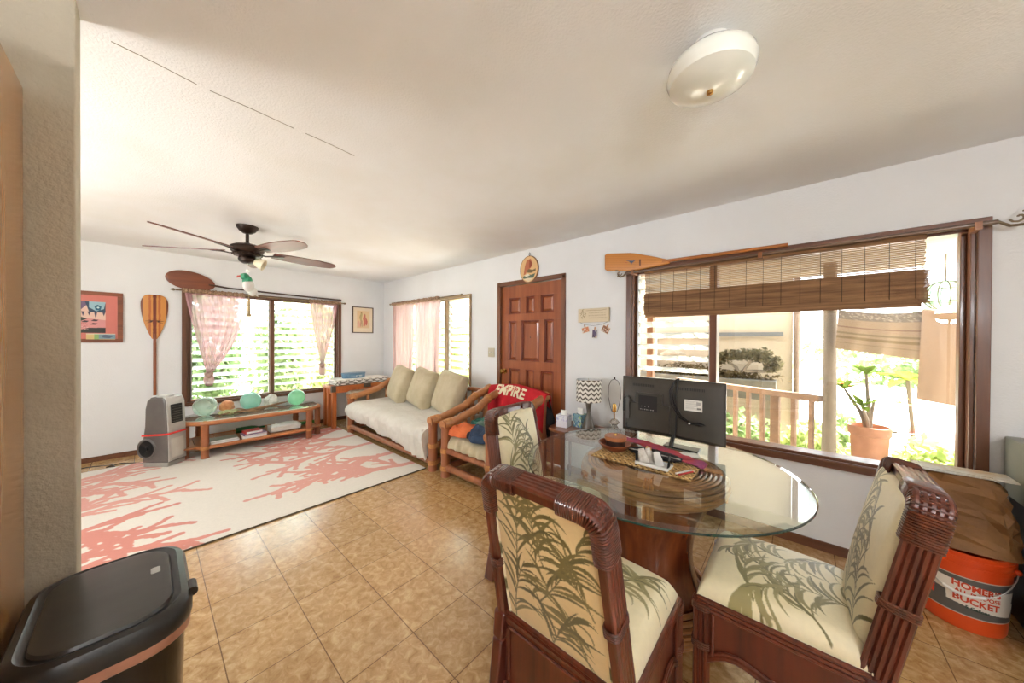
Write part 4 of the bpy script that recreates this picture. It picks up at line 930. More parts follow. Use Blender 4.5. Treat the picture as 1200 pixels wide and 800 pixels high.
# red sweatshirt draped over the armchair back
u, v = np.meshgrid(np.linspace(0, 1, 60), np.linspace(0, 1, 70), indexing='ij')
prof = np.array([(-.24, .50), (-.225, .62), (-.215, .74), (-.20, .81), (-.165, .845), (-.12, .84), (-.095, .80), (-.085, .70), (-.08, .50)])
L_ = np.r_[0, np.cumsum(np.hypot(*np.diff(prof, axis=0).T))]; q = v*L_[-1]
Y_ = np.interp(q, L_, prof[:, 0]); Z_ = np.interp(q, L_, prof[:, 1]); X_ = 3.04+.80*u
edge = np.clip(1-np.abs(u-.45)/.55, 0, 1); hang = (1-np.sin(PI*v)**.8)
Z_ = Z_+.07*(edge**.5-.8)*(1-hang)*1.0-.10*(u > .82)*hang*(v < .5)*(u-.82)/.18+.012*np.sin(u*15)*hang
Y_ = Y_-.015*np.sin(u*24+v*3)*hang*np.where(v < .5, 1, -1)-.01*np.where(v < .5, 1, 0)
out = np.stack([X_+.02*np.sin(v*4)*(u-.5), Y_, Z_], -1)
m = MB(); m.grid(out, flip=False)
sh = solo('red_sweatshirt', 'red sweatshirt with pale lettering draped over the back of the armchair', 'sweatshirt', m, mat('red_fleece', (196, 22, 34), .9, (172, 16, 28), (7, 7, 7), bump=.004, bsc=(18, 18, 18)))
sd = sh.modifiers.new('Solidify', 'SOLIDIFY'); sd.thickness = .008; sd.offset = 1
# lettering laid over the cloth, following its surface
M_letter = mat('lettering_cream', (236, 222, 186), .8)
lt = text_part('lettering', 'EMPIRE', .155, M_letter, sh, (0, 0, 0), (0, 0, 0), depth=.0, sx=1, shear=.25, bold=.006)
me = lt.data
import bmesh
bm = bmesh.new(); bm.from_mesh(me); bmesh.ops.triangulate(bm, faces=bm.faces[:])
for _ in range(2): bmesh.ops.subdivide_edges(bm, edges=[e for e in bm.edges if e.calc_length() > .02], cuts=1)
for vt in bm.verts:
    a, b = vt.co.x*.92, vt.co.y*1.0
    x = 3.36+a*math.cos(.0); s = .285+b*1.0-.06*(a)     # arclength up from the front hem
    y = float(np.interp(s, L_, prof[:, 0])); z = float(np.interp(s, L_, prof[:, 1])); uu = (x-3.04)/.8; vv = s/L_[-1]
    ed_ = max(0, 1-abs(uu-.45)/.55); hg = 1-math.sin(PI*vv)**.8
    z += .07*(ed_**.5-.8)*(1-hg)+.012*math.sin(uu*15)*hg; y -= .015*math.sin(uu*24+vv*3)*hg+.01
    nx = (.0, -.75, .66) if s > .3 else (0, -1, .1)
    vt.co = (x, y+nx[1]*.012, z+nx[2]*.012)
bm.to_mesh(me); bm.free()
bg = solo('black_bag', 'black bag hanging behind the right side of the red sweatshirt by the door', 'bag', MB().ball((3.80, -.135, .50), (.12, .05, .17), 16, 10), mat('bag_black', (24, 22, 24), .8, bump=.01, bsc=(12, 12, 12)))
obj('strap', MB().tube([(3.72, -.13, .62), (3.76, -.12, .74), (3.84, -.12, .74), (3.88, -.13, .62)], .010, 6), M_black, bg)

# ------------------------------------------------------------------ coffee table
ct = thing('coffee_table', 'low bamboo coffee table with a glass top and lower shelf under the back window', 'table')
X0, X1, Y0, Y1, c_ = .16, .80, -2.67, -1.29, .17
def octo(z, ins=0): return [(X0+c_, Y0+ins, z), (X1-c_, Y0+ins, z), (X1-ins, Y0+c_, z), (X1-ins, Y1-c_, z), (X1-c_, Y1-ins, z), (X0+c_, Y1-ins, z), (X0+ins, Y1-c_, z), (X0+ins, Y0+c_, z)]
m = MB()
def loop(z, r, ins=0):
    P = octo(z, ins); pts = []
    for i in range(8):
        a, b = Vector(P[i]), Vector(P[(i+1) % 8])
        for t in (.06, .3, .5, .7, .94): pts.append(a.lerp(b, t))
    m.tube(pts, r, 10, closed=True, up=(0, 0, 1))
loop(.40, .026)
obj('rim', m, wood('bamboo_rim', (198, 130, 78), (160, 92, 50), 'y', .35, .5), ct)
m = MB(); loop(.125, .022, .02); obj('shelf_rim', m, MATS['bamboo_rim'], ct)
corn = [(X0+c_, Y0+.02), (X1-c_, Y0+.02), (X1-.02, Y0+c_), (X1-.02, Y1-c_), (X1-c_, Y1-.02), (X0+c_, Y1-.02), (X0+.02, Y1-c_), (X0+.02, Y0+c_)]
for x, y in corn:
    q = MB(); bamboo(q, [(x, y, .008), (x, y, .385)], .036); obj('leg', q, M_bamboored, ct)
for x, y in corn:
    m = MB(); node_wrap(m, (x, y, .125), (0, 0, 1), .038, 4); obj('cane_binding', m, M_binding, ct); m = MB(); node_wrap(m, (x, y, .40), (0, 1, 0), .027, 3); obj('cane_binding', m, M_binding, ct)
g = MB(); g.prism([(p[0], p[1]) for p in octo(0, .012)], .424, .432); obj('glass_top', g, glassmat('coffee_glass', (232, 246, 238), 2.0, .78, (238, 243, 234)), ct, smooth=False)  # strong pale diffuse stands in for window glare on the glass
g = MB()
for k in range(14): yy = Y0+.05+(Y1-Y0-.10)*k/13; g.box(X0+.05, X1-.05, yy-.045, yy+.045, .128, .14)
obj('shelf_slats', g, wood('shelf_bamboo', (176, 112, 62), (146, 86, 44), 'x', .45, .2), ct, smooth=False)
Mfg = {0: glassmat('float_a', (240, 252, 244), 1.8, .30, (222, 244, 230)), 1: glassmat('float_b', (222, 244, 236), 2.0, .50, (176, 226, 208)), 2: glassmat('float_c', (222, 248, 230), 1.8, .55, (170, 236, 196))}
for i, (x, y, r, lb) in enumerate([(.46, -2.47, .115, 'clear pale green glass float at the left end of the coffee table'), (.42, -2.03, .115, 'swirled sea-green glass float in the middle of the coffee table'), (.52, -1.54, .108, 'bright green glass float at the right end of the coffee table')]):
    t = solo('glass_float', lb, 'glass float', MB().ball((0, 0, 0), r, 40, 26), Mfg[i], 'glass floats on the coffee table'); t.location = (x, y, .433+r)
    obj('seal_button', MB().ball((0, 0, 0), (.022, .022, .008), 14, 8), Mfg[i], t, loc=(.0, 0, r*.985) if i else (.05, .02, -r*.88))
def rock(name, label, cat, c, r, mtr, seed, amp=.25):
    k, n = 14, 22; th = np.linspace(0, PI, k); ph = np.linspace(0, 2*PI, n, endpoint=False); T, Pp = np.meshgrid(th, ph, indexing='ij')
    x, y, z = np.sin(T)*np.cos(Pp), np.sin(T)*np.sin(Pp), np.cos(T); f_ = 1+amp*(smoothnoise(x*2+z, y*2-z, seed, 2, 3)+.6*smoothnoise(z*3+y, x*3, seed+3, 3, 2))
    P = np.stack([c[0]+x*r[0]*f_, c[1]+y*r[1]*f_, np.maximum(c[2]+z*r[2]*f_, .4335)], -1)
    P = np.concatenate([P, P[:, :1]], 1); m = MB(); m.grid(P, flip=False); return solo(name, label, cat, m, mtr)
rock('orange_shell', 'orange conch shell between the left and middle glass floats', 'shell', (.34, -2.26, .50), (.05, .075, .075), mat('shell_orange', (236, 170, 120), .5, (214, 130, 84), (20, 20, 20), bump=.003, bsc=(60, 60, 60)), 3)
rock('white_crystal', 'white crystal cluster between the middle and right glass floats', 'crystal', (.34, -1.79, .50), (.06, .08, .085), mat('crystal_white', (240, 236, 228), .25, (206, 200, 190), (24, 24, 24), bump=.01, bsc=(30, 30, 30)), 8, .5)
rock('lichen_rock', 'lumpy green and cream coral piece in front of the orange shell', 'coral', (.56, -2.26, .455), (.05, .10, .035), mat('coral_green', (196, 200, 150), .9, (140, 140, 90), (30, 30, 30), bump=.006, bsc=(60, 60, 60)), 5, .5)
m = MB(); R = random.Random(8)
m.tube([(.64, -2.40, .447), (.60, -2.25, .455), (.56, -2.10, .452), (.53, -1.95, .458), (.47, -1.82, .462), (.44, -1.70, .475), (.40, -1.60, .48)], [.006, .014, .018, .02, .017, .013, .005], 8)
for b in ([(.58, -2.17, .46), (.65, -2.05, .452), (.68, -1.95, .450)], [(.50, -1.88, .465), (.57, -1.78, .455), (.58, -1.68, .452)], [(.56, -2.1, .46), (.50, -2.17, .48), (.47, -2.2, .475)]): m.tube(b, [.011, .008, .003], 7)
solo('driftwood', 'twisted brown driftwood branch lying along the coffee table', 'driftwood', m, mat('driftwood', (150, 116, 84), .9, (112, 82, 56), (30, 10, 30), bump=.004, bsc=(60, 20, 60)))
def book(label, x, y, z, w_, d_, h_, c, rz, name='magazine', cat='magazine', group='magazines on the coffee table shelf'):
    m = MB(); m.box(-w_/2, w_/2, -d_/2, d_/2, 0, .0015); m.box(-w_/2, w_/2, -d_/2, d_/2, h_-.0015, h_); m.box(-w_/2, w_/2, -d_/2, -d_/2+.002, 0, h_)
    o = thing(name, label, cat, (x, y, z), rz, group); obj('cover', m, mat('cover_%d_%d' % (c[0], c[2]), c, .35, (min(255, c[0]+30), c[1], c[2]), (22, 22, 22)), o, smooth=False)
    obj('pages', MB().box(-w_/2+.003, w_/2-.003, -d_/2+.002, d_/2-.002, .0015, h_-.0015), M_paper, o, smooth=False)
book('white magazine at the left end of the stack on the coffee table shelf', .66, -2.33, .141, .2, .26, .02, (206, 214, 208), .1)
book('grey-green magazine on top of the left stack of the shelf', .66, -2.33, .162, .19, .25, .018, (120, 140, 124), .0)
book('white paperback under the red book on the coffee table shelf', .66, -2.04, .141, .19, .24, .028, (226, 222, 216), -.05)
book('violet-spined magazine below the red book', .66, -2.04, .170, .18, .23, .012, (130, 110, 150), .1)
book('small bright red book on top of the right stack of the shelf', .64, -2.05, .183, .14, .17, .03, (196, 48, 40), .15, name='red_book', cat='book', group='books on the coffee table shelf')
bs = thing('white_basket', 'low white basket of crumpled white cloths on the coffee table shelf', 'basket', (.60, -1.70, .141))
Xb, Yb = .09, .17
m = MB(); m.box(-Xb, Xb, -Yb, Yb, 0, .006); m.box(-Xb, -Xb+.008, -Yb, Yb, 0, .06); m.box(Xb-.008, Xb, -Yb, Yb, 0, .06); m.box(-Xb, Xb, -Yb, -Yb+.008, 0, .06); m.box(-Xb, Xb, Yb-.008, Yb, 0, .06); m.tube([(-Xb, -Yb, .06), (Xb, -Yb, .06), (Xb, Yb, .06), (-Xb, Yb, .06)], .008, 6, closed=True)
obj('basket_body', m, mat('basket_white', (228, 222, 212), .8, bump=.005, bsc=(60, 60, 60)), bs)
u, v = np.meshgrid(np.linspace(-1, 1, 40), np.linspace(-1, 1, 40), indexing='ij')
m = MB(); m.grid(np.stack([u*.08, v*.16, .05+.05*np.clip((1-u**4)*(1-v**4), 0, 1)**.4*(.8+.7*smoothnoise(u, v, 6, 5, 4))], -1)); obj('cloth_heap', m, M_white, bs)
gb = solo('green_bottle', 'dark green bottle lying on the shelf behind the books', 'bottle', MB().lathe([(.0005, 0), (.036, .002), (.038, .16), (.03, .2), (.014, .24), (.013, .30), (.0005, .30)], 20, (0, 0, 0), Matrix.Rotation(-PI/2, 3, 'X')), mat('bottle_green', (38, 92, 44), .12, (24, 70, 32), coat=.6)); gb.location = (.40, -2.18, .18)
gb2 = solo('green_tube', 'long green tube lying at the right end of the coffee table shelf', 'tube', MB().tube([(0, -.16, 0), (0, .16, 0)], .022, 14), mat('tube_green', (70, 130, 50), .4, (48, 100, 36))); gb2.location = (.52, -1.44, .165)

# ------------------------------------------------------------------ portable air cooler
hc_ = thing('air_cooler', 'silver and grey tower cooler with a round side grille and red band', 'cooler', (.685, -2.80, 0), .75); hc_.scale = (.9, .9, 1)
body = MB()
S = [(-.17, .05), (-.17, .30), (-.13, .38), (-.125, .62), (-.10, .72), (-.04, .765), (.06, .765), (.11, .74), (.125, .70), (.14, .30), (.14, .05)]
S = [(-.16, .05), (-.165, .26), (-.145, .34), (-.13, .44), (-.125, .62), (-.105, .70), (-.06, .745), (.07, .745), (.10, .725), (.115, .68), (.135, .30), (.14, .05)]
Mg = mat('cooler_grey', (104, 98, 92), .3, (90, 84, 80), (4, 4, 4), coat=.2); Msil = mat('cooler_silver', (196, 196, 192), .3, (180, 180, 176), (4, 4, 4), metal=.3)
# profile in local (x: front +x), extruded along local y
body.prism(S, -.115, .115, ((0,0,0),(1,0,0),(0,0,1),(0,1,0))); obj('housing', body, Mg, hc_, bevel=.02, seg=3)
m = MB(); m.prism([(.118, .06), (.142, .06), (.137, .32), (.12, .68), (.10, .735), (.05, .752), (.0, .752), (.0, .742), (.08, .73), (.10, .68), (.118, .30)], -.105, .105, ((0,0,0),(1,0,0),(0,0,1),(0,1,0))); obj('front_panel', m, Msil, hc_, bevel=.004)
m = MB(); m.prism([(.128, .46), (.139, .46), (.129, .66), (.118, .66)], -.065, .065, ((0,0,0),(1,0,0),(0,0,1),(0,1,0))); obj('air_outlet', m, M_black, hc_, bevel=.003)
m = MB()
for k in range(7): z = .475+k*.026; m.box(.128-(z-.46)*.05, .1405-(z-.46)*.05, -.06, .06, z, z+.004)
obj('outlet_slats', m, Mg, hc_, smooth=False)
m = MB(); m.prism([(.133, .09), (.144, .09), (.140, .30), (.129, .30)], -.075, .075, ((0,0,0),(1,0,0),(0,0,1),(0,1,0))); obj('water_panel', m, mat('panel_pale', (210, 208, 200), .35), hc_, bevel=.004)
m = MB(); P = [(-.155, .345), (.142, .345)]
m.tube([(-.150, -.1165, .34), (-.05, -.1185, .345), (.06, -.118, .35), (.132, -.112, .355), (.142, -.10, .357), (.142, .10, .357), (.132, .112, .355), (.0, .118, .348), (-.150, .1165, .34)], .010, 8, flat=1); obj('red_band', m, mat('band_red', (224, 50, 40), .35), hc_)
m = MB(); My2 = Matrix.Rotation(PI/2, 3, 'X')
m.lathe([(.085, -.02), (.112, -.02), (.110, .004), (.10, .012), (.088, .008), (.085, .0)], 36, (-.10, -.115, .20), My2); obj('grille_ring', m, Mg, hc_)
m = MB(); m.lathe([(.0005, .004), (.088, .004), (.088, -.02), (.0005, -.02)], 36, (-.10, -.115, .20), My2)
obj('side_grille', m, M_black, hc_)
m = MB(); m.lathe([(.0005, .018), (.016, .016), (.018, .004)], 16, (-.10, -.115, .20), My2)
for r in (.03, .045, .06, .075): m.tube([(-.10+r*math.cos(a), -.121, .20+r*math.sin(a)) for a in np.linspace(0, 2*PI, 33)[:-1]], .002, 5, closed=True)
obj('fan_hub', m, M_tvl, hc_)
m = MB(); m.box(-.15, .13, -.105, .105, .008, .052); obj('base', m, mat('cooler_base', (160, 156, 146), .4), hc_, bevel=.008)
m = MB(); m.box(-.03, .06, -.05, .05, .745, .757); m.box(-.10, -.04, -.06, .06, .735, .752); obj('control_panel', m, M_white, hc_, bevel=.004)
solo('power_cord', 'thin black cord snaking over the floor from the cooler to the left', 'cord', MB().tube([(.58, -2.92, .012), (.42, -3.0, .006), (.30, -3.12, .005), (.36, -3.22, .005), (.40, -3.16, .007), (.30, -3.18, .005), (.22, -3.35, .005), (.25, -3.6, .005), (.2, -4.1, .005)], .004, 6), M_black)

# ------------------------------------------------------------------ corner side table and its things
M_stw = wood('side_table_wood', (206, 120, 62), (172, 88, 42), 'z', .4, .3)
st = thing('side_table', 'orange-brown wooden side table in the corner between sofa and back window', 'table')
m = MB(); m.box(.16, .56, -1.09, -.12, .60, .645); obj('tabletop', m, wood('side_top', (206, 124, 66), (176, 94, 46), 'y', .4, .3), st, smooth=False, bevel=.004)
for x in (.20, .34, .52):
    for y in (-1.05, -.16): obj('leg', MB().box(x-.03, x+.03, y-.03, y+.03, .008, .60), M_stw, st, smooth=False, bevel=.004)
m = MB(); m.box(.19, .53, -1.06, -1.03, .52, .60); m.box(.52, .55, -1.05, -.15, .54, .60); obj('skirt', m, M_stw, st, smooth=False)
m = MB()
for y in (-1.085, -.17): m.box(.515, .564, y-.01, y+.05, .56, .65)
m.box(.555, .566, -.62, -.50, .59, .648); obj('corner_bracket', m, mat('bracket_dark', (84, 74, 60), .5), st, smooth=False)
cvb = Canvas(900, 100, (214, 208, 194))
cvb.rect(0, 34, 900, 100, (150, 142, 128))
for j in range(3):
    for i in range(33):
        cx, cy = 14+i*28+(j % 2)*14, 18+j*33
        cvb.poly([(cx+12*math.cos(q), cy+4+17*math.sin(q)) for q in np.linspace(0, 2*PI, 17)[:-1]], (84, 78, 72)); cvb.poly([(cx+10*math.cos(q), cy-2+14*math.sin(q)) for q in np.linspace(0, 2*PI, 17)[:-1]], (240, 236, 228))
n_, k_2 = 520, 40
def rbox(hx, hy, r, n):
    P = []; 
    segs = [((hx, -hy+r), (hx, hy-r)), ((hx-r, hy), (-hx+r, hy)), ((-hx, hy-r), (-hx, -hy+r)), ((-hx+r, -hy), (hx-r, -hy))]
    for q, (a_, b_) in enumerate(segs):
        for t in np.linspace(0, 1, n//5): P.append((a_[0]+(b_[0]-a_[0])*t, a_[1]+(b_[1]-a_[1])*t))
        cx, cy = [(hx-r, hy-r), (-hx+r, hy-r), (-hx+r, -hy+r), (hx-r, -hy+r)][q]
        for t in np.linspace(.02, .98, n//20): A_ = PI/2*q+PI/2*t; P.append((cx+r*math.cos(A_), cy+r*math.sin(A_)))
    return np.array(P)
out = []; col_ = []
for t in np.linspace(0, 1, k_2):
    if t < .8: z = .086*(t/.8); ins = .010*(1-math.sin(PI*min(1, t/.8)))+.004*math.sin(t*30); P = rbox(.19-ins, .43-ins, .05, 500)
    else: q = (t-.8)/.2; P = rbox(.18*(1-q)+.001, .42*(1-q)+.001, .05*(1-q)+.0005, 500); z = .086+.008*math.sin(q*PI/2)
    out.append(np.c_[P[:, 0]+.36, P[:, 1]-.60, np.full(len(P), z+.648)])
    L_n = np.linspace(0, 1, len(P)); col_.append(cvb.sample(L_n*.999, np.full(len(P), t/.8*.98)) if t < .8 else np.tile(np.array(lin((236, 232, 222))), (len(P), 1)))
out = np.array(out); col_ = np.array(col_); out = np.concatenate([out, out[:, :1]], 1); col_ = np.concatenate([col_, col_[:, :1]], 1)
m = MB(); m.grid(out, col_, flip=True)
solo('patterned_blanket', 'folded blanket with a white dot pattern on the corner side table', 'blanket', m, M_paintfab)
bt = thing('blue_box', 'oval blue tin sitting on the folded dotted blanket', 'tin', (.38, -.70, .738))
m = MB(); m.lathe([(.0005, 0), (.10, 0), (.105, .01), (.11, .07), (.10, .07), (.0005, .068)], 32, M=Matrix.Diagonal((1, 1.7, 1))); obj('tin_body', m, mat('tin_blue', (112, 150, 178), .35, (90, 126, 156), (12, 12, 12), metal=.2), bt)
cv = Canvas(90, 30, (120, 156, 182)); R = random.Random(1)
for i in range(22): cv.rect(R.uniform(0, 80), R.uniform(4, 22), R.uniform(0, 80)+8, R.uniform(10, 26), R.choice([(206, 214, 220), (90, 130, 160), (180, 196, 206)]))
m = MB(); uu, vv = np.meshgrid(np.linspace(-.45, .75, 60), np.linspace(0, 1, 16), indexing='ij'); rr = .1065+.0035*vv; m.grid(np.stack([rr*np.cos(uu), 1.7*rr*np.sin(uu), .015+.042*vv], -1), cv.sample((uu+.45)/1.2, vv)); obj('tin_label', m, M_paint, bt)
m = MB(); m.lathe([(.106, .07), (.113, .072), (.111, .082), (.06, .088), (.0005, .088)], 32, M=Matrix.Diagonal((1, 1.7, 1))); obj('lid', m, mat('tin_lid', (96, 132, 160), .35), bt)
cs = thing('grey_case', 'grey hard-sided case standing between the side table and the sofa', 'case', (0, 0, 0))
m = MB(); m.box(.66, .80, -.93, -.20, .008, .575); obj('shell', m, mat('case_grey', (170, 158, 138), .6, (150, 138, 118), (7, 7, 7)), cs, bevel=.035, seg=4)
m = MB(); m.box(.69, .77, -.90, -.24, .572, .585); obj('top_inset', m, mat('case_brown', (120, 90, 64), .6), cs, bevel=.01)
m = MB(); m.lathe([(.0005, 0), (.026, 0), (.026, .01), (.0005, .012)], 16, (.73, -.93, .52), Matrix.Rotation(PI/2, 3, 'X')); obj('latch', m, M_black, cs)

# ------------------------------------------------------------------ lamp table
lt_ = thing('lamp_table', 'small dark wooden table by the wall beyond the glass table, carrying two lamps', 'table')
m = MB(); m.prism([(4.02, -.06), (4.02, -.36), (4.06, -.44), (4.14, -.47), (4.66, -.47), (4.72, -.44), (4.74, -.38), (4.74, -.06)], .525, .548); obj('tabletop', m, wood('lamp_table_top', (140, 84, 50), (106, 58, 34), 'x', .3, .4), lt_, smooth=False, bevel=.004)
for x in (4.08, 4.69):
    for y in (-.41, -.09): obj('leg', MB().tube([(x, y, 0), (x, y, .53)], [.012, .018], 8), M_ratwood, lt_)
m = MB(); m.box(4.07, 4.70, -.42, -.40, .46, .525); m.box(4.07, 4.70, -.10, -.08, .46, .525); m.box(4.07, 4.09, -.42, -.08, .46, .525); m.box(4.68, 4.70, -.42, -.08, .46, .525); obj('skirt', m, M_ratwood, lt_, smooth=False)
lp = thing('table_lamp', 'table lamp with a grey and white chevron drum shade on a dark tapered base', 'lamp', (4.37, -.25, .548))
m = MB(); m.lathe([(.0005, 0), (.058, 0), (.058, .012), (.05, .05), (.028, .12), (.017, .16), (.022, .20), (.030, .255), (.024, .262), (.008, .265), (.008, .30), (.0005, .30)], 28); obj('lamp_base', m, mat('lamp_base', (104, 92, 78), .35, (80, 70, 58), (10, 10, 10), coat=.3), lp)
cv = Canvas(560, 150, (232, 226, 214)); 
X_, Yy = np.meshgrid(np.arange(560), np.arange(150)); tri = np.abs(((X_/40.0) % 1)-.5)*2*17
cv.a[((Yy+tri) % 31) < 13] = lin((98, 88, 76))
th, zz = np.meshgrid(np.linspace(0, 2*PI, 360), np.linspace(0, 1, 110), indexing='ij')
rs = .113-.002*zz; m = MB(); m.grid(np.stack([rs*np.cos(th), rs*np.sin(th), .265+.198*zz], -1), cv.sample(th/(2*PI)*.999, zz))
m.grid(np.stack([(rs-.002)*np.cos(th[:, :]), (rs-.002)*np.sin(th), .265+.198*zz], -1), np.full(th.shape+(3,), .75), flip=True)
obj('lamp_shade', m, M_paintfab, lp)
m = MB()
for a in (0, 2.1, 4.2): m.tube([(0, 0, .45), (.11*math.cos(a), .11*math.sin(a), .458)], .002, 5)
m.tube([(0, 0, .30), (0, 0, .45)], .004, 6); obj('spider', m, M_brass, lp)
l2 = thing('bare_lamp', 'shadeless table lamp with a wire harp, brass socket and clear faceted base', 'lamp', (4.62, -.26, .548))
M_cry = mat('crystal_base', (240, 238, 232), .05, (220, 214, 204), (30, 30, 30), trans=.75)
m = MB(); m.lathe([(.0005, 0), (.052, 0), (.055, .015), (.035, .03), (.05, .05), (.03, .075), (.022, .09), (.045, .115), (.025, .14), (.0005, .14)], 10); obj('lamp_base', m, M_cry, l2, smooth=False)
m = MB(); m.lathe([(.006, .138), (.006, .20), (.017, .205), (.018, .26), (.012, .275), (.0005, .275)], 16); obj('socket', m, M_brass, l2)
m = MB(); m.tube([(.022, 0, .205), (.035, 0, .24), (.056, 0, .33), (.05, 0, .43), (.03, 0, .475), (0, 0, .488), (-.03, 0, .475), (-.05, 0, .43), (-.056, 0, .33), (-.035, 0, .24), (-.022, 0, .205)], .0025, 6); m.lathe([(.006, .488), (.008, .50), (.0005, .508)], 10); obj('harp', m, M_bronze, l2)
tb = thing('tissue_box', 'white and lilac tissue box at the left end of the lamp table', 'tissue box', (4.135, -.30, .549), .15)
cv = Canvas(100, 100, (226, 222, 226)); R = random.Random(4)
for i in range(40): cv.disc(R.uniform(0, 100), R.uniform(0, 60), R.uniform(3, 9), lin(R.choice([(200, 190, 214), (212, 210, 226), (236, 234, 236), (176, 176, 206)])))
m = MB()
for o_, U_, V_ in (((-.055, -.055, 0), (.11, 0, 0), (0, 0, .11)), ((.055, -.055, 0), (0, .11, 0), (0, 0, .11)), ((-.055, .055, 0), (0, -.11, 0), (0, 0, .11)), ((.055, .055, 0), (-.11, 0, 0), (0, 0, .11)), ((-.055, -.055, .11), (.11, 0, 0), (0, .11, 0))): painted_panel(m, cv, o_, U_, V_, 40, 40)
obj('carton', m, M_paint, tb); obj('tissue', pillow_mb(.03, .03, .012, 2), M_paper, tb, loc=(0, 0, .125))
tb2 = thing('tissue_box', 'blue and green patterned tissue box behind the white one, beside the chevron lamp', 'tissue box', (4.26, -.20, .549), -.2)
cv = Canvas(100, 100, (120, 156, 168))
for i in range(50): cv.disc(R.uniform(0, 100), R.uniform(0, 100), R.uniform(3, 10), lin(R.choice([(80, 120, 150), (170, 190, 120), (210, 214, 206), (70, 96, 110)])))
m = MB()
for o_, U_, V_ in (((-.05, -.05, 0), (.10, 0, 0), (0, 0, .12)), ((.05, -.05, 0), (0, .10, 0), (0, 0, .12)), ((-.05, .05, 0), (0, -.10, 0), (0, 0, .12)), ((.05, .05, 0), (-.10, 0, 0), (0, 0, .12)), ((-.05, -.05, .12), (.10, 0, 0), (0, .10, 0))): painted_panel(m, cv, o_, U_, V_, 40, 40)
obj('carton', m, M_paint, tb2); obj('tissue', pillow_mb(.035, .035, .015, 5), M_paper, tb2, loc=(0, 0, .14))
# ------------------------------------------------------------------ curtains and rods
M_pink = sheer('pink_sheer', (200, 154, 160), .82); M_pink3 = sheer('pale_pink_sheer', (178, 148, 146), .95)
def tied_curtain(label, y0, y1, ztop, yk, zk, ztail, flare):
    n, k = 90, 60; u, v = np.meshgrid(np.linspace(0, 1, n), np.linspace(0, 1, k), indexing='ij')
    s = np.clip(v/.86, 0, 1); tail = np.clip((v-.86)/.14, 0, 1)
    Wd = 1-s**1.7; left = y0+(yk-.018-y0)*(s**flare[0]); right = y1+(yk+.018-y1)*(s**flare[1])
    Y = left+(right-left)*u; Y = np.where(v > .86, yk+(u-.5)*(.036+.07*np.sin(PI*np.minimum(tail*.8+.1, 1))), Y)
    Z = ztop+(zk-ztop)*s+(ztail-zk)*tail; amp = .016*(1-s*.6)
    X = .065+amp*np.sin(u*44)+.01*np.sin(u*17+v*3)+.006*np.sin(u*90)
    m = MB(); m.grid(np.stack([X, Y, Z], -1)); c = solo('curtain', label, 'curtain', m, M_pink, 'knotted sheer curtains at the back window')
    q = MB(); P = []
    for a in np.linspace(0, 2*PI, 20)[:-1]: P.append((.065+.03*math.cos(a), yk+.03*math.sin(a), zk+.012*math.sin(2*a)))
    q.tube(P, .017, 8, closed=True); q.ball((.07, yk, zk-.02), (.028, .03, .035), 12, 8); obj('knot', q, mat('knot_cloth', (196, 160, 150), .9, (176, 138, 130), (40, 40, 10)), c)
    return c
tied_curtain('sheer pink curtain knotted at the left side of the back window', -2.62, -2.03, 1.935, -2.40, .90, .75, (1.15, 2.1))
tied_curtain('sheer pink curtain knotted at the right side of the back window', -1.24, -.83, 1.935, -1.065, .95, .78, (1.3, 1.25))
def straight(label, x0, x1, zt, zb, ph):
    u, v = np.meshgrid(np.linspace(0, 1, 110), np.linspace(0, 1, 30), indexing='ij')
    X = x0+(x1-x0)*u+.02*v*np.sin(u*9+ph)-.03*v*(u > .85); Y = -.055-.014*np.sin(u*(x1-x0)*62+ph+.5*np.sin(v*3))-.008*np.sin(u*31); Z = zt+(zb-zt)*v
    m = MB(); m.grid(np.stack([X, Y, Z], -1)); return solo('curtain', label, 'curtain', m, M_pink3, 'sheer curtains at the sofa window')
straight('thin pale curtain at the left half of the window behind the sofa', .47, 1.12, 1.955, .80, .4)
straight('thin pale curtain at the middle of the window behind the sofa, beside the bare pane', 1.16, 1.84, 1.955, .80, 2.)
M_ruf = mat('ruffle_fabric', (178, 148, 118), .9, (120, 88, 66), (60, 60, 60), bump=.004, bsc=(90, 90, 90)); M_iron = mat('wrought_iron', (136, 116, 88), .45, (108, 90, 66), metal=.4)
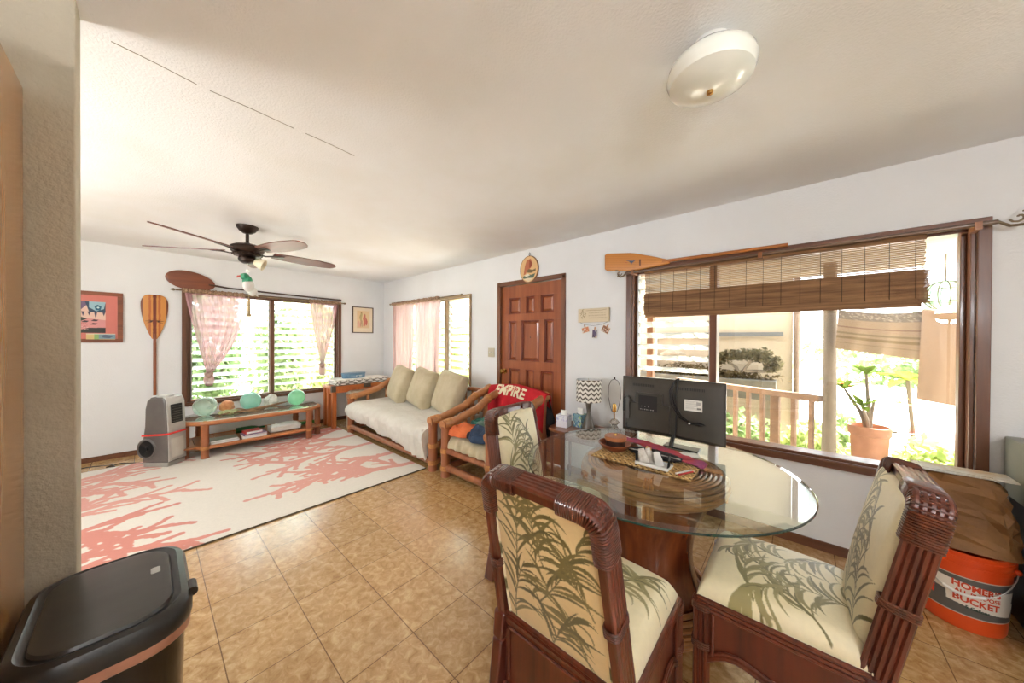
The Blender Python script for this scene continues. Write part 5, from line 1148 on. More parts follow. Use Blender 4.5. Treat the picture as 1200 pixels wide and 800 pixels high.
def rod(label, a, b, r, ruf, ends):
    t = thing('curtain_rod', label, 'curtain rod'); a, b = Vector(a), Vector(b); m = MB(); m.tube([a, b], r, 10); obj('pole', m, M_iron, t)
    for (s0, s1) in ruf:
        p = [a.lerp(b, s0+(s1-s0)*k/60) for k in range(61)]; m = MB(); m.tube(p, [r*2.6+.5*r*math.sin(k*2.1)+.4*r*math.sin(k*.9) for k in range(61)], 10); obj('ruffle', m, M_ruf, t)
    d = (b-a).normalized()
    for p, sg in ((a, -1), (b, 1)):
        m = MB()
        if ends == 'ball': m.lathe([(.0005, 0), (r*.9, .004), (r*1.7, .018), (r*1.2, .034), (.0005, .05)], 12, p, d.to_track_quat('Z', 'Y').to_matrix() if sg > 0 else (-d).to_track_quat('Z', 'Y').to_matrix())
        else:
            pts = [p+d*sg*x+Vector((0, 0, z)) for x, z in ((0, 0), (.035, -.028), (.075, -.03), (.115, -.005), (.15, .012), (.19, .01), (.22, .0))] if sg > 0 else [p+d*sg*x+Vector((0, 0, z)) for x, z in ((0, 0), (.02, -.02), (.05, -.026), (.075, -.012), (.07, .004), (.055, .0))]
            m.tube(pts, [.007]*(len(pts)-1)+[.004], 7)
            c0 = p+d*sg*.06+Vector((0, 0, .01)); m.tube([c0+d*sg*(.028-.004*k*.7)*math.cos(k*.6+3.4)*1.0+Vector((0, 0, (.028-.0028*k)*math.sin(k*.6+3.4))) for k in range(10)], .005, 6)
            m.tube([p+d*sg*.07+Vector((0, 0, .036)), p+d*sg*.09+Vector((0, 0, .042)), p+d*sg*.10+Vector((0, 0, .034))], .004, 6)
        obj('finial', m, M_iron, t)
    return t
rod('curtain rod with gathered fabric sleeves above the back window', (.065, -2.70, 1.965), (.065, -.74, 1.965), .010, ((.03, .34), (.74, .98)), 'ball')
rod('curtain rod with gathered fabric sleeve above the sofa window', (.37, -.055, 1.985), (2.30, -.055, 1.99), .010, ((.03, .74),), 'ball')
rr = rod('long wooden curtain rod with scrolled iron ends above the big window', (4.635, -.075, 1.975), (6.56, -.075, 1.985), .012, (), 'scroll')
m = MB()
for x in (4.70, 5.60, 6.50): m.box(x-.012, x+.012, -.09, .0, 1.955, 1.995)
obj('rod_bracket', m, wood('bracket_wood', (168, 108, 60), (130, 76, 40), 'z'), rr, smooth=False)
for ch_ in list(rr.children):
    if ch_.name.startswith('pole'): ch_.data.materials[0] = wood('rod_wood', (126, 98, 74), (92, 68, 50), 'x')

# ------------------------------------------------------------------ bamboo blind
bl = thing('bamboo_blind', 'brown woven bamboo blind raised to the top third of the big window', 'blind')
R = random.Random(6); BX0, BX1 = 4.80, 6.335
M_sl = mat('blind_slat', (158, 116, 74), .75, (98, 66, 40), (3, 60, 60), bump=.001, ramp=(.3, .7)); M_cord = mat('blind_cord', (70, 52, 36), .9)
m = MB(); z = 1.955
while z > 1.735: m.box(BX0+R.uniform(-.004, .004), BX1+R.uniform(-.006, .006), -.050, -.0475, z-.0078, z); z -= .0108
obj('slat_sheet', m, M_sl, bl, smooth=False)
m = MB(); z = 1.775; 
while z > 1.60: m.box(BX0-.006+R.uniform(-.004, .004), BX1+.012+R.uniform(-.006, .006), -.062, -.0595, z-.0074, z); m.box(BX0+R.uniform(-.004, .004), BX1+R.uniform(-.006, .006), -.050, -.0475, z-.0074-.003, z-.003); z -= .0079
for k in range(7): zc = 1.592+.004*(k % 3); m.box(BX0+.002*k, BX1-.003*k-.01, -.058-.004*k+.012, -.055-.004*k+.012, zc-.022, zc+.018)
obj('folded_slats', m, M_sl, bl, smooth=False)
m = MB()
for k in range(16):
    x = BX0+.035+(BX1-BX0-.07)*k/15; m.tube([(x, -.052, 1.96), (x, -.052, 1.775), (x, -.0645, 1.77), (x, -.0645, 1.58)], .0016, 5)
obj('cords', m, M_cord, bl)
m = MB(); m.box(BX0-.004, BX1+.004, -.055, -.025, 1.952, 1.975); obj('head_rail', m, M_sl, bl, smooth=False)

# ------------------------------------------------------------------ paddles
def blade_grid(out, cv, T, th=.010, nu=50, nv=90):
    """out(t)-> half width at t in 0..1 ; T maps (s,t,d)"""
    u, v = np.meshgrid(np.sin(np.linspace(-PI/2, PI/2, nu)), np.linspace(0, 1, nv), indexing='ij')
    hw = np.vectorize(out)(v); D = th*np.sqrt(np.clip(1-u*u, 0, 1))*np.clip(np.minimum(v, 1-v)*30, 0, 1)**.5
    m = MB()
    for sg in (1, -1): m.grid(T(u*hw, v, sg*D), cv.sample(.5+.5*u*hw/max(out(t) for t in np.linspace(0, 1, 30)), 1-v) if sg == 1 else cv.sample(.5+.5*u, v), flip=(sg < 0))
    return m
pd = thing('upright_paddle', 'striped light and dark wood canoe paddle hanging upright by the back window', 'paddle')
cv = Canvas(120, 240, (206, 140, 68))
for x0_, x1_, c in ((0, 10, (120, 62, 32)), (34, 44, (176, 96, 48)), (52, 68, (112, 40, 24)), (76, 86, (178, 98, 48)), (110, 120, (120, 62, 32))): cv.rect(x0_, 0, x1_, 240, c)
for k in range(10):
    a = k*.33+.1; x, y = 60+30*math.cos(a)*.9, 96-8*math.sin(a); 
for sx in (-1, 1):
    for k, (dx, dy) in enumerate(((12, -10), (20, -2), (26, -12), (34, 0), (18, 6))): cv.stroke([(60+sx*8, 100), (60+sx*(8+dx*.5), 96+dy*.4), (60+sx*(8+dx), 98+dy)], [1.6, 1.4, .8], (60, 34, 22))
outl = lambda t: .112*math.sqrt(max(0, 1-((t-.78)/.225)**2))**.55 if t > .78 else .112*(.17+.83*math.sin(PI/2*(t/.78))**.85)
m = blade_grid(outl, cv, lambda s, t, d: np.stack([.0145+d, -2.872+s, 1.355+.53*t], -1), .010)
obj('blade', m, M_paintgl, pd)
m = MB(); m.tube([(.0155, -2.872, 1.42), (.0155, -2.872, 1.30), (.0155, -2.872, .625)], [.012, .0145, .0135], 12); obj('shaft', m, wood('shaft_wood', (170, 96, 50), (130, 66, 34), 'z'), pd)
m = MB(); m.tube([(.0155, -2.93, .605), (.0155, -2.90, .618), (.0155, -2.872, .622), (.0155, -2.845, .618), (.0155, -2.815, .605)], [.008, .013, .016, .013, .008], 10); obj('grip', m, wood('grip_wood', (130, 76, 40), (100, 54, 28), 'y'), pd)
pd = thing('oval_paddle', 'dark wood paddle with a broad oval blade mounted above the back window', 'paddle')
M_koa = wood('koa_wood', (140, 74, 40), (104, 50, 28), 'y', .35, .5)
m = MB(); u, v = np.meshgrid(np.linspace(0, 1, 24), np.linspace(0, 2*PI, 64), indexing='ij')
for sg in (1, -1): 
    a = u*.228*np.cos(v)*(1+.06*np.cos(v)); b = u*.118*np.sin(v); tl = -.16
    m.grid(np.stack([.026+sg*.011*np.sqrt(np.clip(1-u*u, 0, 1)), -2.575+a*math.cos(tl)-b*math.sin(tl), 2.095+a*math.sin(tl)+b*math.cos(tl)], -1), flip=sg < 0)
obj('blade', m, M_koa, pd)
m = MB(); m.tube([(.026, -2.40, 2.068), (.026, -2.2, 2.045), (.026, -1.4, 2.028), (.026, -.76, 2.02)], [.013, .011, .011, .012], 10); obj('shaft', m, wood('shaft_dark', (84, 52, 34), (58, 36, 24), 'y'), pd)
pd = thing('rectangular_paddle', 'golden wood paddle with a squared blade lying above the big window', 'paddle')
cv = Canvas(100, 220, (206, 136, 62))
for x in range(0, 100, 9): cv.rect(x, 0, x+3, 220, (190, 118, 50))
cv.poly([(40, 78), (50, 92), (62, 98), (52, 104), (40, 112), (44, 98)], (60, 84, 110)); cv.rect(36, 125, 70, 129, (80, 44, 26)); cv.poly([(52, 74), (58, 80), (54, 84)], (170, 60, 40))
def outr(t): return .082 if t < .42 and t > .04 else (.066+.016*t/.04 if t <= .04 else .082*(1-((t-.42)/.58)**1.2*.82))
m = blade_grid(outr, cv, lambda s, t, d: np.stack([4.42+.58*t, -.045-d, 2.115-s*1.0-.085*t], -1), .010)
obj('blade', m, M_paintgl, pd)
m = MB(); m.tube([(4.94, -.045, 2.042), (5.3, -.045, 2.035), (5.75, -.045, 2.03)], [.013, .013, .012], 10); obj('shaft', m, wood('shaft_gold', (196, 126, 62), (160, 92, 42), 'x'), pd)

# ------------------------------------------------------------------ pictures and wall pieces
pf = thing('framed_picture', 'wood-framed picture with a pink mat at the left of the back wall', 'picture')
Y0, Y1, Z0_, Z1_ = -3.72, -3.115, 1.315, 1.875
m = MB()
for q in ((Y0, Y1, Z0_, Z0_+.04), (Y0, Y1, Z1_-.04, Z1_), (Y0, Y0+.04, Z0_+.04, Z1_-.04), (Y1-.04, Y1, Z0_+.04, Z1_-.04)): m.box(.002, .026, *q)
obj('frame', m, wood('frame_wood', (140, 74, 38), (108, 52, 26), 'y', .35, .4), pf, smooth=False, bevel=.004)
cv = Canvas(420, 380, (206, 116, 102))
cv.rect(60, 60, 350, 325, (222, 186, 168)); 
cv.poly([(175, 60), (150, 130), (205, 150), (270, 60)], (110, 86, 116)); cv.poly([(240, 60), (350, 60), (350, 150), (262, 150)], (42, 66, 88)); cv.poly([(262, 60), (350, 60), (340, 120), (300, 140), (262, 110)], (150, 186, 196)); cv.poly([(290, 100), (306, 84), (328, 100), (322, 132), (296, 132)], (30, 92, 116)); cv.poly([(300, 108), (310, 100), (318, 110), (310, 118)], (190, 214, 214))
cv.poly([(60, 60), (170, 60), (140, 130), (60, 150)], (216, 176, 150)); cv.poly([(60, 150), (130, 150), (252, 206), (130, 280), (60, 280)], (48, 52, 40)); cv.poly([(130, 280), (252, 206), (240, 200), (350, 215), (350, 285), (180, 325), (60, 325), (60, 290)], (212, 142, 138))
for x, l in ((180, 20), (206, 26), (230, 40), (262, 34), (296, 60), (340, 36)): cv.poly([(x-9, 145), (x+9, 145), (x, 145+l)], (70, 60, 84))
cv.poly([(150, 325), (260, 282), (350, 280), (350, 325)], (44, 42, 38))
for x, y in ((240, 228), (290, 218), (286, 248)): cv.poly([(x-20, y+6), (x-4, y-8), (x+22, y-4), (x+10, y+8)], (46, 34, 40))
R = random.Random(3)
for k in range(26): x, y = R.uniform(70, 240), R.uniform(245, 315); cv.stroke([(x, y), (x+R.uniform(5, 16), y+R.uniform(-10, 10)), (x+18, y+4)], [1.6, 1.6, 1], R.choice([(232, 184, 176), (176, 96, 98)]))
m = MB(); painted_panel(m, cv, (.012, Y0+.035, Z0_+.035), (0, Y1-Y0-.07, 0), (0, 0, Z1_-Z0_-.07), 260, 240); obj('print', m, M_paintgl, pf)
cv = Canvas(90, 30, (216, 190, 130)); cv.rect(24, 0, 40, 30, (140, 176, 110)); cv.rect(38, 2, 90, 28, (120, 150, 160)); cv.poly([(46, 8), (60, 4), (84, 12), (70, 24), (50, 20)], (86, 100, 120)); cv.rect(0, 0, 90, 3, (226, 220, 200))
cd = solo('picture_card', 'small coloured card tucked in the lower corner of the pink-matted picture', 'card', MB(), M_paint) if False else None
m = MB(); painted_panel(m, cv, (.029, -3.37, 1.35), (0, .20, 0), (0, 0, .062), 80, 30); m.cur = (.8, .8, .8); m.box(.0265, .0285, -3.37, -3.17, 1.35, 1.412)
solo('picture_card', 'small coloured card tucked into the lower right corner of the pink-matted picture', 'card', m, M_paint, smooth=False)
pf = thing('framed_print', 'small thin-framed print of two faint figures beside the room corner', 'picture')
Y0, Y1, Z0_, Z1_ = -.572, -.205, 1.475, 1.935
m = MB()
for q in ((Y0, Y1, Z0_, Z0_+.014), (Y0, Y1, Z1_-.014, Z1_), (Y0, Y0+.014, Z0_+.014, Z1_-.014), (Y1-.014, Y1, Z0_+.014, Z1_-.014)): m.box(.002, .020, *q)
obj('frame', m, wood('frame_dark', (84, 54, 36), (60, 38, 26), 'z'), pf, smooth=False)
cv = Canvas(120, 150, (232, 214, 184)); cv.rect(24, 20, 100, 124, (230, 200, 152)); cv.rect(24, 90, 100, 124, (222, 190, 150))
cv.disc(50, 34, 5, lin((170, 130, 80))); cv.stroke([(50, 40), (46, 60), (48, 80)], [6, 7, 5], (192, 172, 116)); cv.stroke([(48, 80), (44, 112)], [4, 3], (200, 150, 120)); cv.stroke([(52, 80), (54, 112)], [4, 3], (190, 160, 120)); cv.stroke([(44, 46), (38, 66)], [2.5, 2], (190, 160, 110))
cv.disc(70, 42, 5, lin((190, 150, 100))); cv.stroke([(70, 48), (66, 66), (72, 88), (66, 108)], [6, 7, 9, 5], (206, 120, 100)); cv.stroke([(76, 60), (84, 84), (80, 104)], [3, 4, 3], (196, 104, 90)); cv.stroke([(32, 86), (38, 112)], [6, 5], (226, 176, 150))
m = MB(); painted_panel(m, cv, (.010, Y0+.01, Z0_+.01), (0, Y1-Y0-.02, 0), (0, 0, Z1_-Z0_-.02), 100, 120); obj('print', m, M_paintgl, pf)
pq = thing('round_plaque', 'oval plaque with a painted rocky coast hanging above the door', 'plaque', (3.475, 0, 2.185))
m = MB(); u, v = np.meshgrid(np.linspace(0, 1, 50), np.linspace(0, 2*PI, 90), indexing='ij')
cv = Canvas(160, 180, (226, 186, 132))
cv.poly([(60, 30), (96, 22), (112, 60), (96, 84), (70, 96), (50, 120), (34, 124), (44, 70)], (188, 110, 74)); cv.poly([(84, 30), (110, 50), (104, 74), (84, 84)], (150, 74, 50)); cv.poly([(60, 100), (80, 88), (112, 98), (138, 92), (140, 106), (100, 116), (70, 112)], (120, 100, 66))
cv.poly([(24, 136), (60, 122), (100, 128), (136, 122), (120, 150), (80, 160), (40, 152)], (96, 112, 92)); cv.poly([(30, 150), (70, 146), (120, 150), (80, 172)], (226, 210, 176)); cv.poly([(40, 128), (70, 118), (90, 130), (60, 138)], (230, 222, 200))
m.grid(np.stack([.13*u*np.cos(v), np.full_like(u, -.020), .165*u*np.sin(v)*.92], -1), cv.sample(.5+.48*u*np.cos(v), .5+.48*u*np.sin(v)), flip=False)
obj('painted_face', m, M_paint, pq)
m = MB(); m.lathe([(.0005, .0), (.132, .0), (.135, .008), (.132, .020), (.126, .0205), (.124, .018)], 56, (0, 0, 0), Matrix.Rotation(PI/2, 3, 'X') @ Matrix.Diagonal((1, 1.17, 1)), caps=False); obj('plaque_rim', m, wood('plaque_wood', (160, 112, 66), (122, 80, 44), 'x'), pq)
m = MB(); m.tube([(0, -.006, .15), (-.012, -.006, .18), (0, -.006, .195), (.012, -.006, .18), (0, -.006, .15)], .003, 5); obj('hanging_loop', m, M_bronze, pq)
sg = thing('wooden_sign', 'small pale wooden sign with faint writing hanging right of the door', 'sign', (4.29, 0, 1.61))
cv = Canvas(260, 110, (222, 206, 176)); R = random.Random(9)
for y in range(0, 110, 6): cv.rect(0, y, 260, y+2, (212, 194, 162))
for k in range(9): x, y = 20+R.uniform(0, 60), R.uniform(15, 95); cv.stroke([(x, y), (x+R.uniform(-14, 14), y-12), (x+R.uniform(-10, 20), y-22)], [1.5, 2.2, .8], (160, 136, 100))
cv.stroke([(70, 16), (130, 14), (190, 18), (240, 12)], [1.5]*4, (170, 144, 108))
for k, y in enumerate((38, 58, 78)): 
    x = 92
    while x < 236: w_ = R.uniform(6, 18); cv.stroke([(x, y), (x+w_*.3, y-5), (x+w_*.6, y+2), (x+w_, y-3)], [1.1]*4, (176, 152, 118)); x += w_+5
m = MB(); painted_panel(m, cv, (-.165, -.0235, -.06), (.33, 0, 0), (0, 0, .135), 170, 80); m.cur = lin((196, 172, 130)); m.box(-.165, .165, -.023, -.003, -.06, .075); obj('board', m, M_paint, sg, smooth=False)
m = MB(); m.tube([(-.15, -.012, -.06), (-.09, -.012, -.085), (0, -.012, -.095), (.09, -.012, -.085), (.15, -.012, -.06)], .0015, 5); obj('string', m, M_cord, sg)
for lb, x, z, w_, h_, rt, c in (('left of the three small photos clipped under the wooden sign', 4.20, 1.475, .085, .06, -.25, (196, 120, 80)), ('middle upright photo of the three clipped under the wooden sign', 4.30, 1.435, .055, .09, .05, (96, 84, 110)), ('right tilted photo of the three clipped under the wooden sign', 4.415, 1.475, .085, .07, .5, (150, 100, 70))):
    cv = Canvas(60, 44, (230, 222, 206)); cv.rect(4, 4, 56, 40, c)
    for k in range(12): cv.disc(R.uniform(6, 54), R.uniform(6, 38), R.uniform(2, 6), lin(R.choice([(226, 190, 160), (70, 50, 50), c, (220, 210, 200)])))
    o = thing('photo_print', lb, 'photo', (x, -.006, z), 0, 'photos clipped under the wooden sign'); o.rotation_euler = (0, rt, 0)
    m = MB(); painted_panel(m, cv, (-w_/2, -.0015, -h_/2), (w_, 0, 0), (0, 0, h_), 44, 36); m.cur = (.8, .8, .8); m.box(-w_/2, w_/2, -.001, .001, -h_/2, h_/2); obj('photo', m, M_paint, o, smooth=False)
    obj('clip', MB().box(-.004, .004, -.006, .006, h_/2-.012, h_/2+.022), M_binding, o, smooth=False)
sw = thing('light_switch', 'beige two-gang light switch plate on the wall left of the door', 'light switch', (2.855, 0, 1.205))
obj('switch_plate', MB().box(-.058, .058, -.006, 0, -.058, .058), mat('switch_beige', (206, 196, 170), .5), sw, smooth=False, bevel=.002)
for x in (-.023, .023): obj('toggle', MB().box(x-.006, x+.006, -.016, -.006, -.006, .012), M_white, sw, smooth=False, bevel=.001)

# ------------------------------------------------------------------ ceiling fan
fn = thing('ceiling_fan', 'five-bladed dark brown ceiling fan hanging over the rug', 'ceiling fan', (1.92, -2.31, 0))
m = MB(); m.lathe([(.0005, 2.42), (.085, 2.42), (.082, 2.405), (.062, 2.375), (.035, 2.355), (.02, 2.35), (.0005, 2.35)], 28); obj('canopy', m, M_bronze, fn)
m = MB(); m.tube([(0, 0, 2.355), (0, 0, 2.24)], .014, 10); m.lathe([(.014, 2.27), (.03, 2.26), (.034, 2.24), (.0005, 2.24)], 16); obj('downrod', m, M_bronze, fn)
m = MB(); m.lathe([(.0005, 2.248), (.09, 2.245), (.125, 2.225), (.13, 2.20), (.118, 2.175), (.10, 2.165), (.0005, 2.165)], 36); obj('motor_housing', m, M_bronze, fn)
m = MB(); m.lathe([(.0005, 2.165), (.105, 2.165), (.11, 2.15), (.095, 2.14), (.06, 2.135), (.07, 2.115), (.062, 2.09), (.03, 2.07), (.0005, 2.068)], 32)
for k in range(14): a = k*2*PI/14; m.ball((.104*math.cos(a), .104*math.sin(a), 2.152), (.012, .012, .010), 8, 6)
obj('switch_housing', m, M_bronze, fn)
M_blade = wood('blade_wood', (116, 58, 40), (88, 42, 28), 'x', .42, .1)
proto = None
for k in range(5):
    if proto is None:
        n = 26; top = []; bot = []
        for i in range(n+1):
            t = i/n; x = .20+.585*t; w_ = .045+.032*math.sin(PI*min(1, t*.8+.1)); w_ *= 1 if t < .86 else math.sqrt(max(0, 1-((t-.86)/.14)**2))*.97+.03
            top.append((x, w_, -.006*t)); bot.append((x, -w_, -.006*t))
        ring_ = top+bot[::-1]; N_ = len(ring_); M_ = Matrix.Rotation(-.24, 3, 'X')
        m = MB(); vs = [M_ @ Vector((p[0], p[1], p[2]+.004)) for p in ring_]+[M_ @ Vector((p[0], p[1], p[2]-.004)) for p in ring_]
        m.add(vs, [(i, n*2+1-i, n*2-i, i+1) for i in range(n)]+[(N_+i+1, N_+n*2-i, N_+n*2+1-i, N_+i) for i in range(n)]+[(i, (i+1) % N_, N_+(i+1) % N_, N_+i) for i in range(N_)])
        bl_ = obj('blade', m, M_blade, fn, ang=30)
        q = MB(); q.tube([(.09, 0, -.012), (.14, 0, -.020), (.19, 0, -.010), (.27, 0, -.007)], [.014, .011, .013, .010], 8, flat=.5); q.box(.20, .29, -.03, .03, -.009, -.005); q.move(M_.to_4x4()) if False else None
        ir_ = obj('blade_iron', q, M_bronze, bl_); ir_.rotation_euler = (-.12, 0, 0); proto = bl_
    else:
        bl_ = proto.copy(); COL.objects.link(bl_); bl_.parent = fn; q_ = ir_.copy(); COL.objects.link(q_); q_.parent = bl_
    bl_.location = (0, 0, 2.185); bl_.rotation_euler = (0, 0, math.radians(20+72*k))
m = MB(); Ms = Matrix.Rotation(-.7, 3, 'X') @ Matrix.Rotation(.5, 3, 'Y')
dirs = Vector((.35, .75, -.35)).normalized(); Mq = dirs.to_track_quat('Z', 'Y').to_matrix()
m.lathe([(.018, 0), (.03, .01), (.042, .035), (.046, .06), (.055, .085), (.052, .085), (.042, .06), (.038, .035), (.026, .012)], 24, (.02, .045, 2.10), Mq, caps=False); obj('glass_shade', m, mat('shade_glass', (236, 226, 196), .3, (226, 214, 180), (6, 6, 6), coat=.3), fn)
m = MB(); m.lathe([(.0005, -.02), (.02, -.02), (.022, .012), (.0005, .014)], 16, (.02, .045, 2.10), Mq); obj('lamp_socket', m, M_brass, fn)
od = thing('hanging_ornament', 'green and white bird ornament hanging beneath the ceiling fan', 'ornament', (1.93, -2.31, 0))
M_bg = mat('bird_green', (60, 158, 112), .3, (40, 128, 90), (20, 20, 20), coat=.4)
m = MB(); m.tube([(0, 0, 2.072), (0, 0, 1.985)], .002, 5); m.ball((0, 0, 2.0), (.016, .016, .022), 10, 8); obj('cord', m, M_white, od)
m = MB(); m.ball((0, -.02, 1.945), (.034, .036, .034), 16, 10); m.ball((.0, .0, 1.905), (.036, .040, .055), 16, 10); obj('bird_back', m, M_bg, od)
m = MB(); m.ball((.005, .005, 1.865), (.038, .048, .06), 16, 10); m.ball((0, .035, 1.815), (.02, .04, .045), 14, 8); m.tube([(0, .03, 1.83), (0, .06, 1.79), (.0, .08, 1.77)], [.016, .012, .003], 7); obj('bird_body', m, mat('bird_pale', (222, 224, 214), .4, (206, 196, 190), (14, 14, 14), coat=.3), od)
m = MB(); m.tube([(0, -.05, 1.945), (0, -.072, 1.94), (0, -.078, 1.93)], [.012, .009, .003], 8); obj('beak', m, mat('bird_beak', (196, 90, 80), .4), od)
m = MB(); m.tube([(.0, .01, 1.81), (.0, .01, 1.74)], .002, 5); m.tube([(0, .01, 1.745), (0, .01, 1.60)], [.011, .012], 8); m.tube([(0, .01, 1.60), (0, .01, 1.575)], [.02, .018], 8); obj('wooden_pendant', m, mat('pendant_wood', (176, 150, 104), .7), od)

# ceiling light
cl = thing('ceiling_light', 'round milky glass flush light mounted on the kitchen ceiling', 'ceiling light', (5.56, -1.615, 0))
m = MB(); m.lathe([(.0005, 2.42), (.062, 2.42), (.062, 2.385), (.05, 2.375), (.0005, 2.375)], 32); obj('light_base', m, M_white, cl)
m = MB(); m.lathe([(.05, 2.388), (.07, 2.385), (.108, 2.372), (.134, 2.345), (.140, 2.318), (.130, 2.290), (.095, 2.268), (.05, 2.258), (.0005, 2.256)], 48, caps=False); obj('glass_shade', m, mat('milk_glass', (248, 249, 240), .2, (242, 244, 232), (3, 3, 3), coat=.7), cl)
m = MB(); m.lathe([(.0005, 2.258), (.011, 2.257), (.010, 2.247), (.0005, 2.243)], 14); obj('finial', m, M_brass, cl)

# ------------------------------------------------------------------ left foreground
M_cab = wood('cabinet_maple', (206, 152, 98), (186, 130, 78), 'z', .22, .5, .6)
cb = thing('tall_cabinet', 'tall tan cabinet standing against the partition wall at the left edge', 'cabinet')
m = MB(); m.box(4.124, 4.95, -3.85, -3.172, .08, 2.09); obj('cabinet_body', m, M_cab, cb, bevel=.006); m = MB(); m.box(4.15, 4.93, -3.84, -3.20, 0, .08); obj('plinth', m, M_black, cb, smooth=False)
m = MB(); m.box(4.95, 4.968, -3.845, -3.178, .09, 2.08); d_ = obj('cabinet_door', m, M_cab, cb, bevel=.003); obj('handle', MB().tube([(4.97, -3.25, 1.0), (4.995, -3.25, 1.02), (4.995, -3.25, 1.16), (4.97, -3.25, 1.18)], .005, 8), M_alu, d_)
tc_ = thing('trash_can', 'black lidded trash can with a copper band in the bottom left corner', 'trash can', (4.37, -3.005, 0))
def rrect(hx, hy, r, z, n=10, bow=0.0):
    P = []
    for cx, cy, a0 in ((hx-r, hy-r, 0), (-hx+r, hy-r, PI/2), (-hx+r, -hy+r, PI), (hx-r, -hy+r, 3*PI/2)):
        for k in range(n+1):
            a = a0+PI/2*k/n; x, y = cx+r*math.cos(a), cy+r*math.sin(a); P.append((x+bow*(1-(y/hy)**2)*math.copysign(1, x)*abs(x)/hx, y, z))
    return P
def loft(mb, rings, cap=True, mt=0):
    n = len(rings[0]); vs = [p for r in rings for p in r]; fs = [(i*n+j, i*n+(j+1) % n, (i+1)*n+(j+1) % n, (i+1)*n+j) for i in range(len(rings)-1) for j in range(n)]
    if cap: fs += [tuple(range(n-1, -1, -1)), tuple((len(rings)-1)*n+j for j in range(n))]
    mb.add(vs, fs, mt)
HX, HY, RR = .228, .152, .095
m = MB(); loft(m, [rrect(HX-.055, HY-.028, .07, 0), rrect(HX-.05, HY-.025, .075, .01), rrect(HX-.022, HY-.012, .085, .575)]); obj('can_body', m, mat('dark_steel', (26, 20, 16), .14, (18, 14, 12), (3, 3, 3), metal=.5, coat=.6), tc_)
m = MB(); loft(m, [rrect(HX-.016, HY-.008, .088, .565), rrect(HX-.010, HY-.003, .09, .57), rrect(HX-.006, HY-.001, .09, .597), rrect(HX-.016, HY-.006, .09, .60)]); obj('copper_band', m, mat('copper_band', (196, 150, 128), .4, (176, 126, 104), metal=.35), tc_)
m = MB(); loft(m, [rrect(HX-.004, HY, RR, .598, bow=.0), rrect(HX, HY+.002, RR, .61), rrect(HX, HY+.002, RR, .635), rrect(HX-.008, HY-.006, RR, .652), rrect(HX-.022, HY-.02, .085, .658), rrect(HX-.030, HY-.028, .08, .652)]); obj('lid_rim', m, mat('lid_plastic', (40, 39, 37), .32, (34, 33, 31), (8, 8, 8)), tc_)
m = MB(); loft(m, [rrect(HX-.036, HY-.034, .08, .650), rrect(HX-.040, HY-.038, .078, .660), rrect(HX-.050, HY-.048, .07, .662)]); obj('lid_panel', m, mat('lid_panel', (62, 60, 55), .28, (52, 50, 46), (10, 3, 10), coat=.1), tc_)
m = MB(); loft(m, [[(p[0]-.035, p[1]+.085, .6625) for p in rrect(.018, .010, .005, 0)], [(p[0]-.035, p[1]+.085, .6635) for p in rrect(.017, .009, .005, 0)]]); obj('lid_badge', m, M_alu, tc_)
m = MB(); m.tube([(-HX+.02, HY-.055, .640), (-HX-.0, HY-.04, .645), (-HX+.02, HY-.0, .640)], .018, 10); 
m = MB()
obj('lid_hinge', MB().tube([(.075, HY+.002, .64), (.125, HY+.002, .64)], .013, 10), M_black, tc_)

# ------------------------------------------------------------------ right side: bucket, bag, boxes
bk = thing('orange_bucket', 'orange plastic bucket with a printed label standing by the wall below the window', 'bucket', (6.425, -.235, 0))
M_or = mat('orange_plastic', (226, 82, 30), .35, (212, 70, 24), (3, 3, 3))
m = MB(); m.lathe([(.0005, .002), (.128, .002), (.131, .01), (.134, .06), (.145, .30), (.152, .30), (.152, .315), (.147, .318), (.148, .335), (.155, .336), (.155, .350), (.150, .352), (.152, .370), (.146, .372), (.143, .35), (.13, .02), (.0005, .015)], 48, caps=False); obj('bucket_body', m, M_or, bk)
cv = Canvas(700, 200, (96, 92, 86)); A = -math.radians(100)
cv.rect(0, 0, 700, 5, (200, 190, 176)); cv.rect(0, 195, 700, 200, (200, 190, 176))
cv.poly([(300, 22), (520, 48), (508, 100), (525, 112), (500, 170), (330, 140), (328, 96), (296, 88)], (232, 222, 208))
cv.poly([(206, 20), (262, 26), (288, 56), (276, 78), (240, 66), (214, 44)], (224, 96, 72)); cv.poly([(216, 88), (300, 96), (296, 144), (224, 128)], (210, 62, 40)); cv.poly([(236, 112), (280, 118), (276, 134), (238, 128)], (226, 200, 190)); cv.poly([(178, 70), (206, 74), (204, 96), (180, 92)], (52, 100, 160)); cv.poly([(176, 100), (210, 104), (206, 150), (180, 140)], (228, 220, 208)); cv.disc(196, 58, 11, lin((226, 190, 160)))
th, zz = np.meshgrid(np.linspace(0, 2*PI, 420), np.linspace(0, 1, 100), indexing='ij'); z_ = .075+.185*zz; r_ = .134+(.145-.134)*(z_-.06)/.24+.0012
m = MB(); m.grid(np.stack([r_*np.cos(th), r_*np.sin(th), z_], -1), cv.sample(((th-A-.36)/(2*PI)+.585) % 1.0, zz)); obj('label_band', m, M_paintgl, bk)
def bent_text(body, size, zc, ang0, mt_, sx=1., tilt=0):
    o = text_part('lettering', body, size, mt_, bk, (0, 0, 0), (0, 0, 0), depth=0, bold=size*.035); me = o.data
    for vt in me.vertices:
        x, y = vt.co.x*sx, vt.co.y+vt.co.x*sx*tilt; z = zc+y; r = .134+.011*(z-.06)/.24+.0026; a = ang0+x/r; vt.co = (r*math.cos(a), r*math.sin(a), z)
M_ol = mat('label_orange', (214, 70, 34), .5)
a_ = A+.36
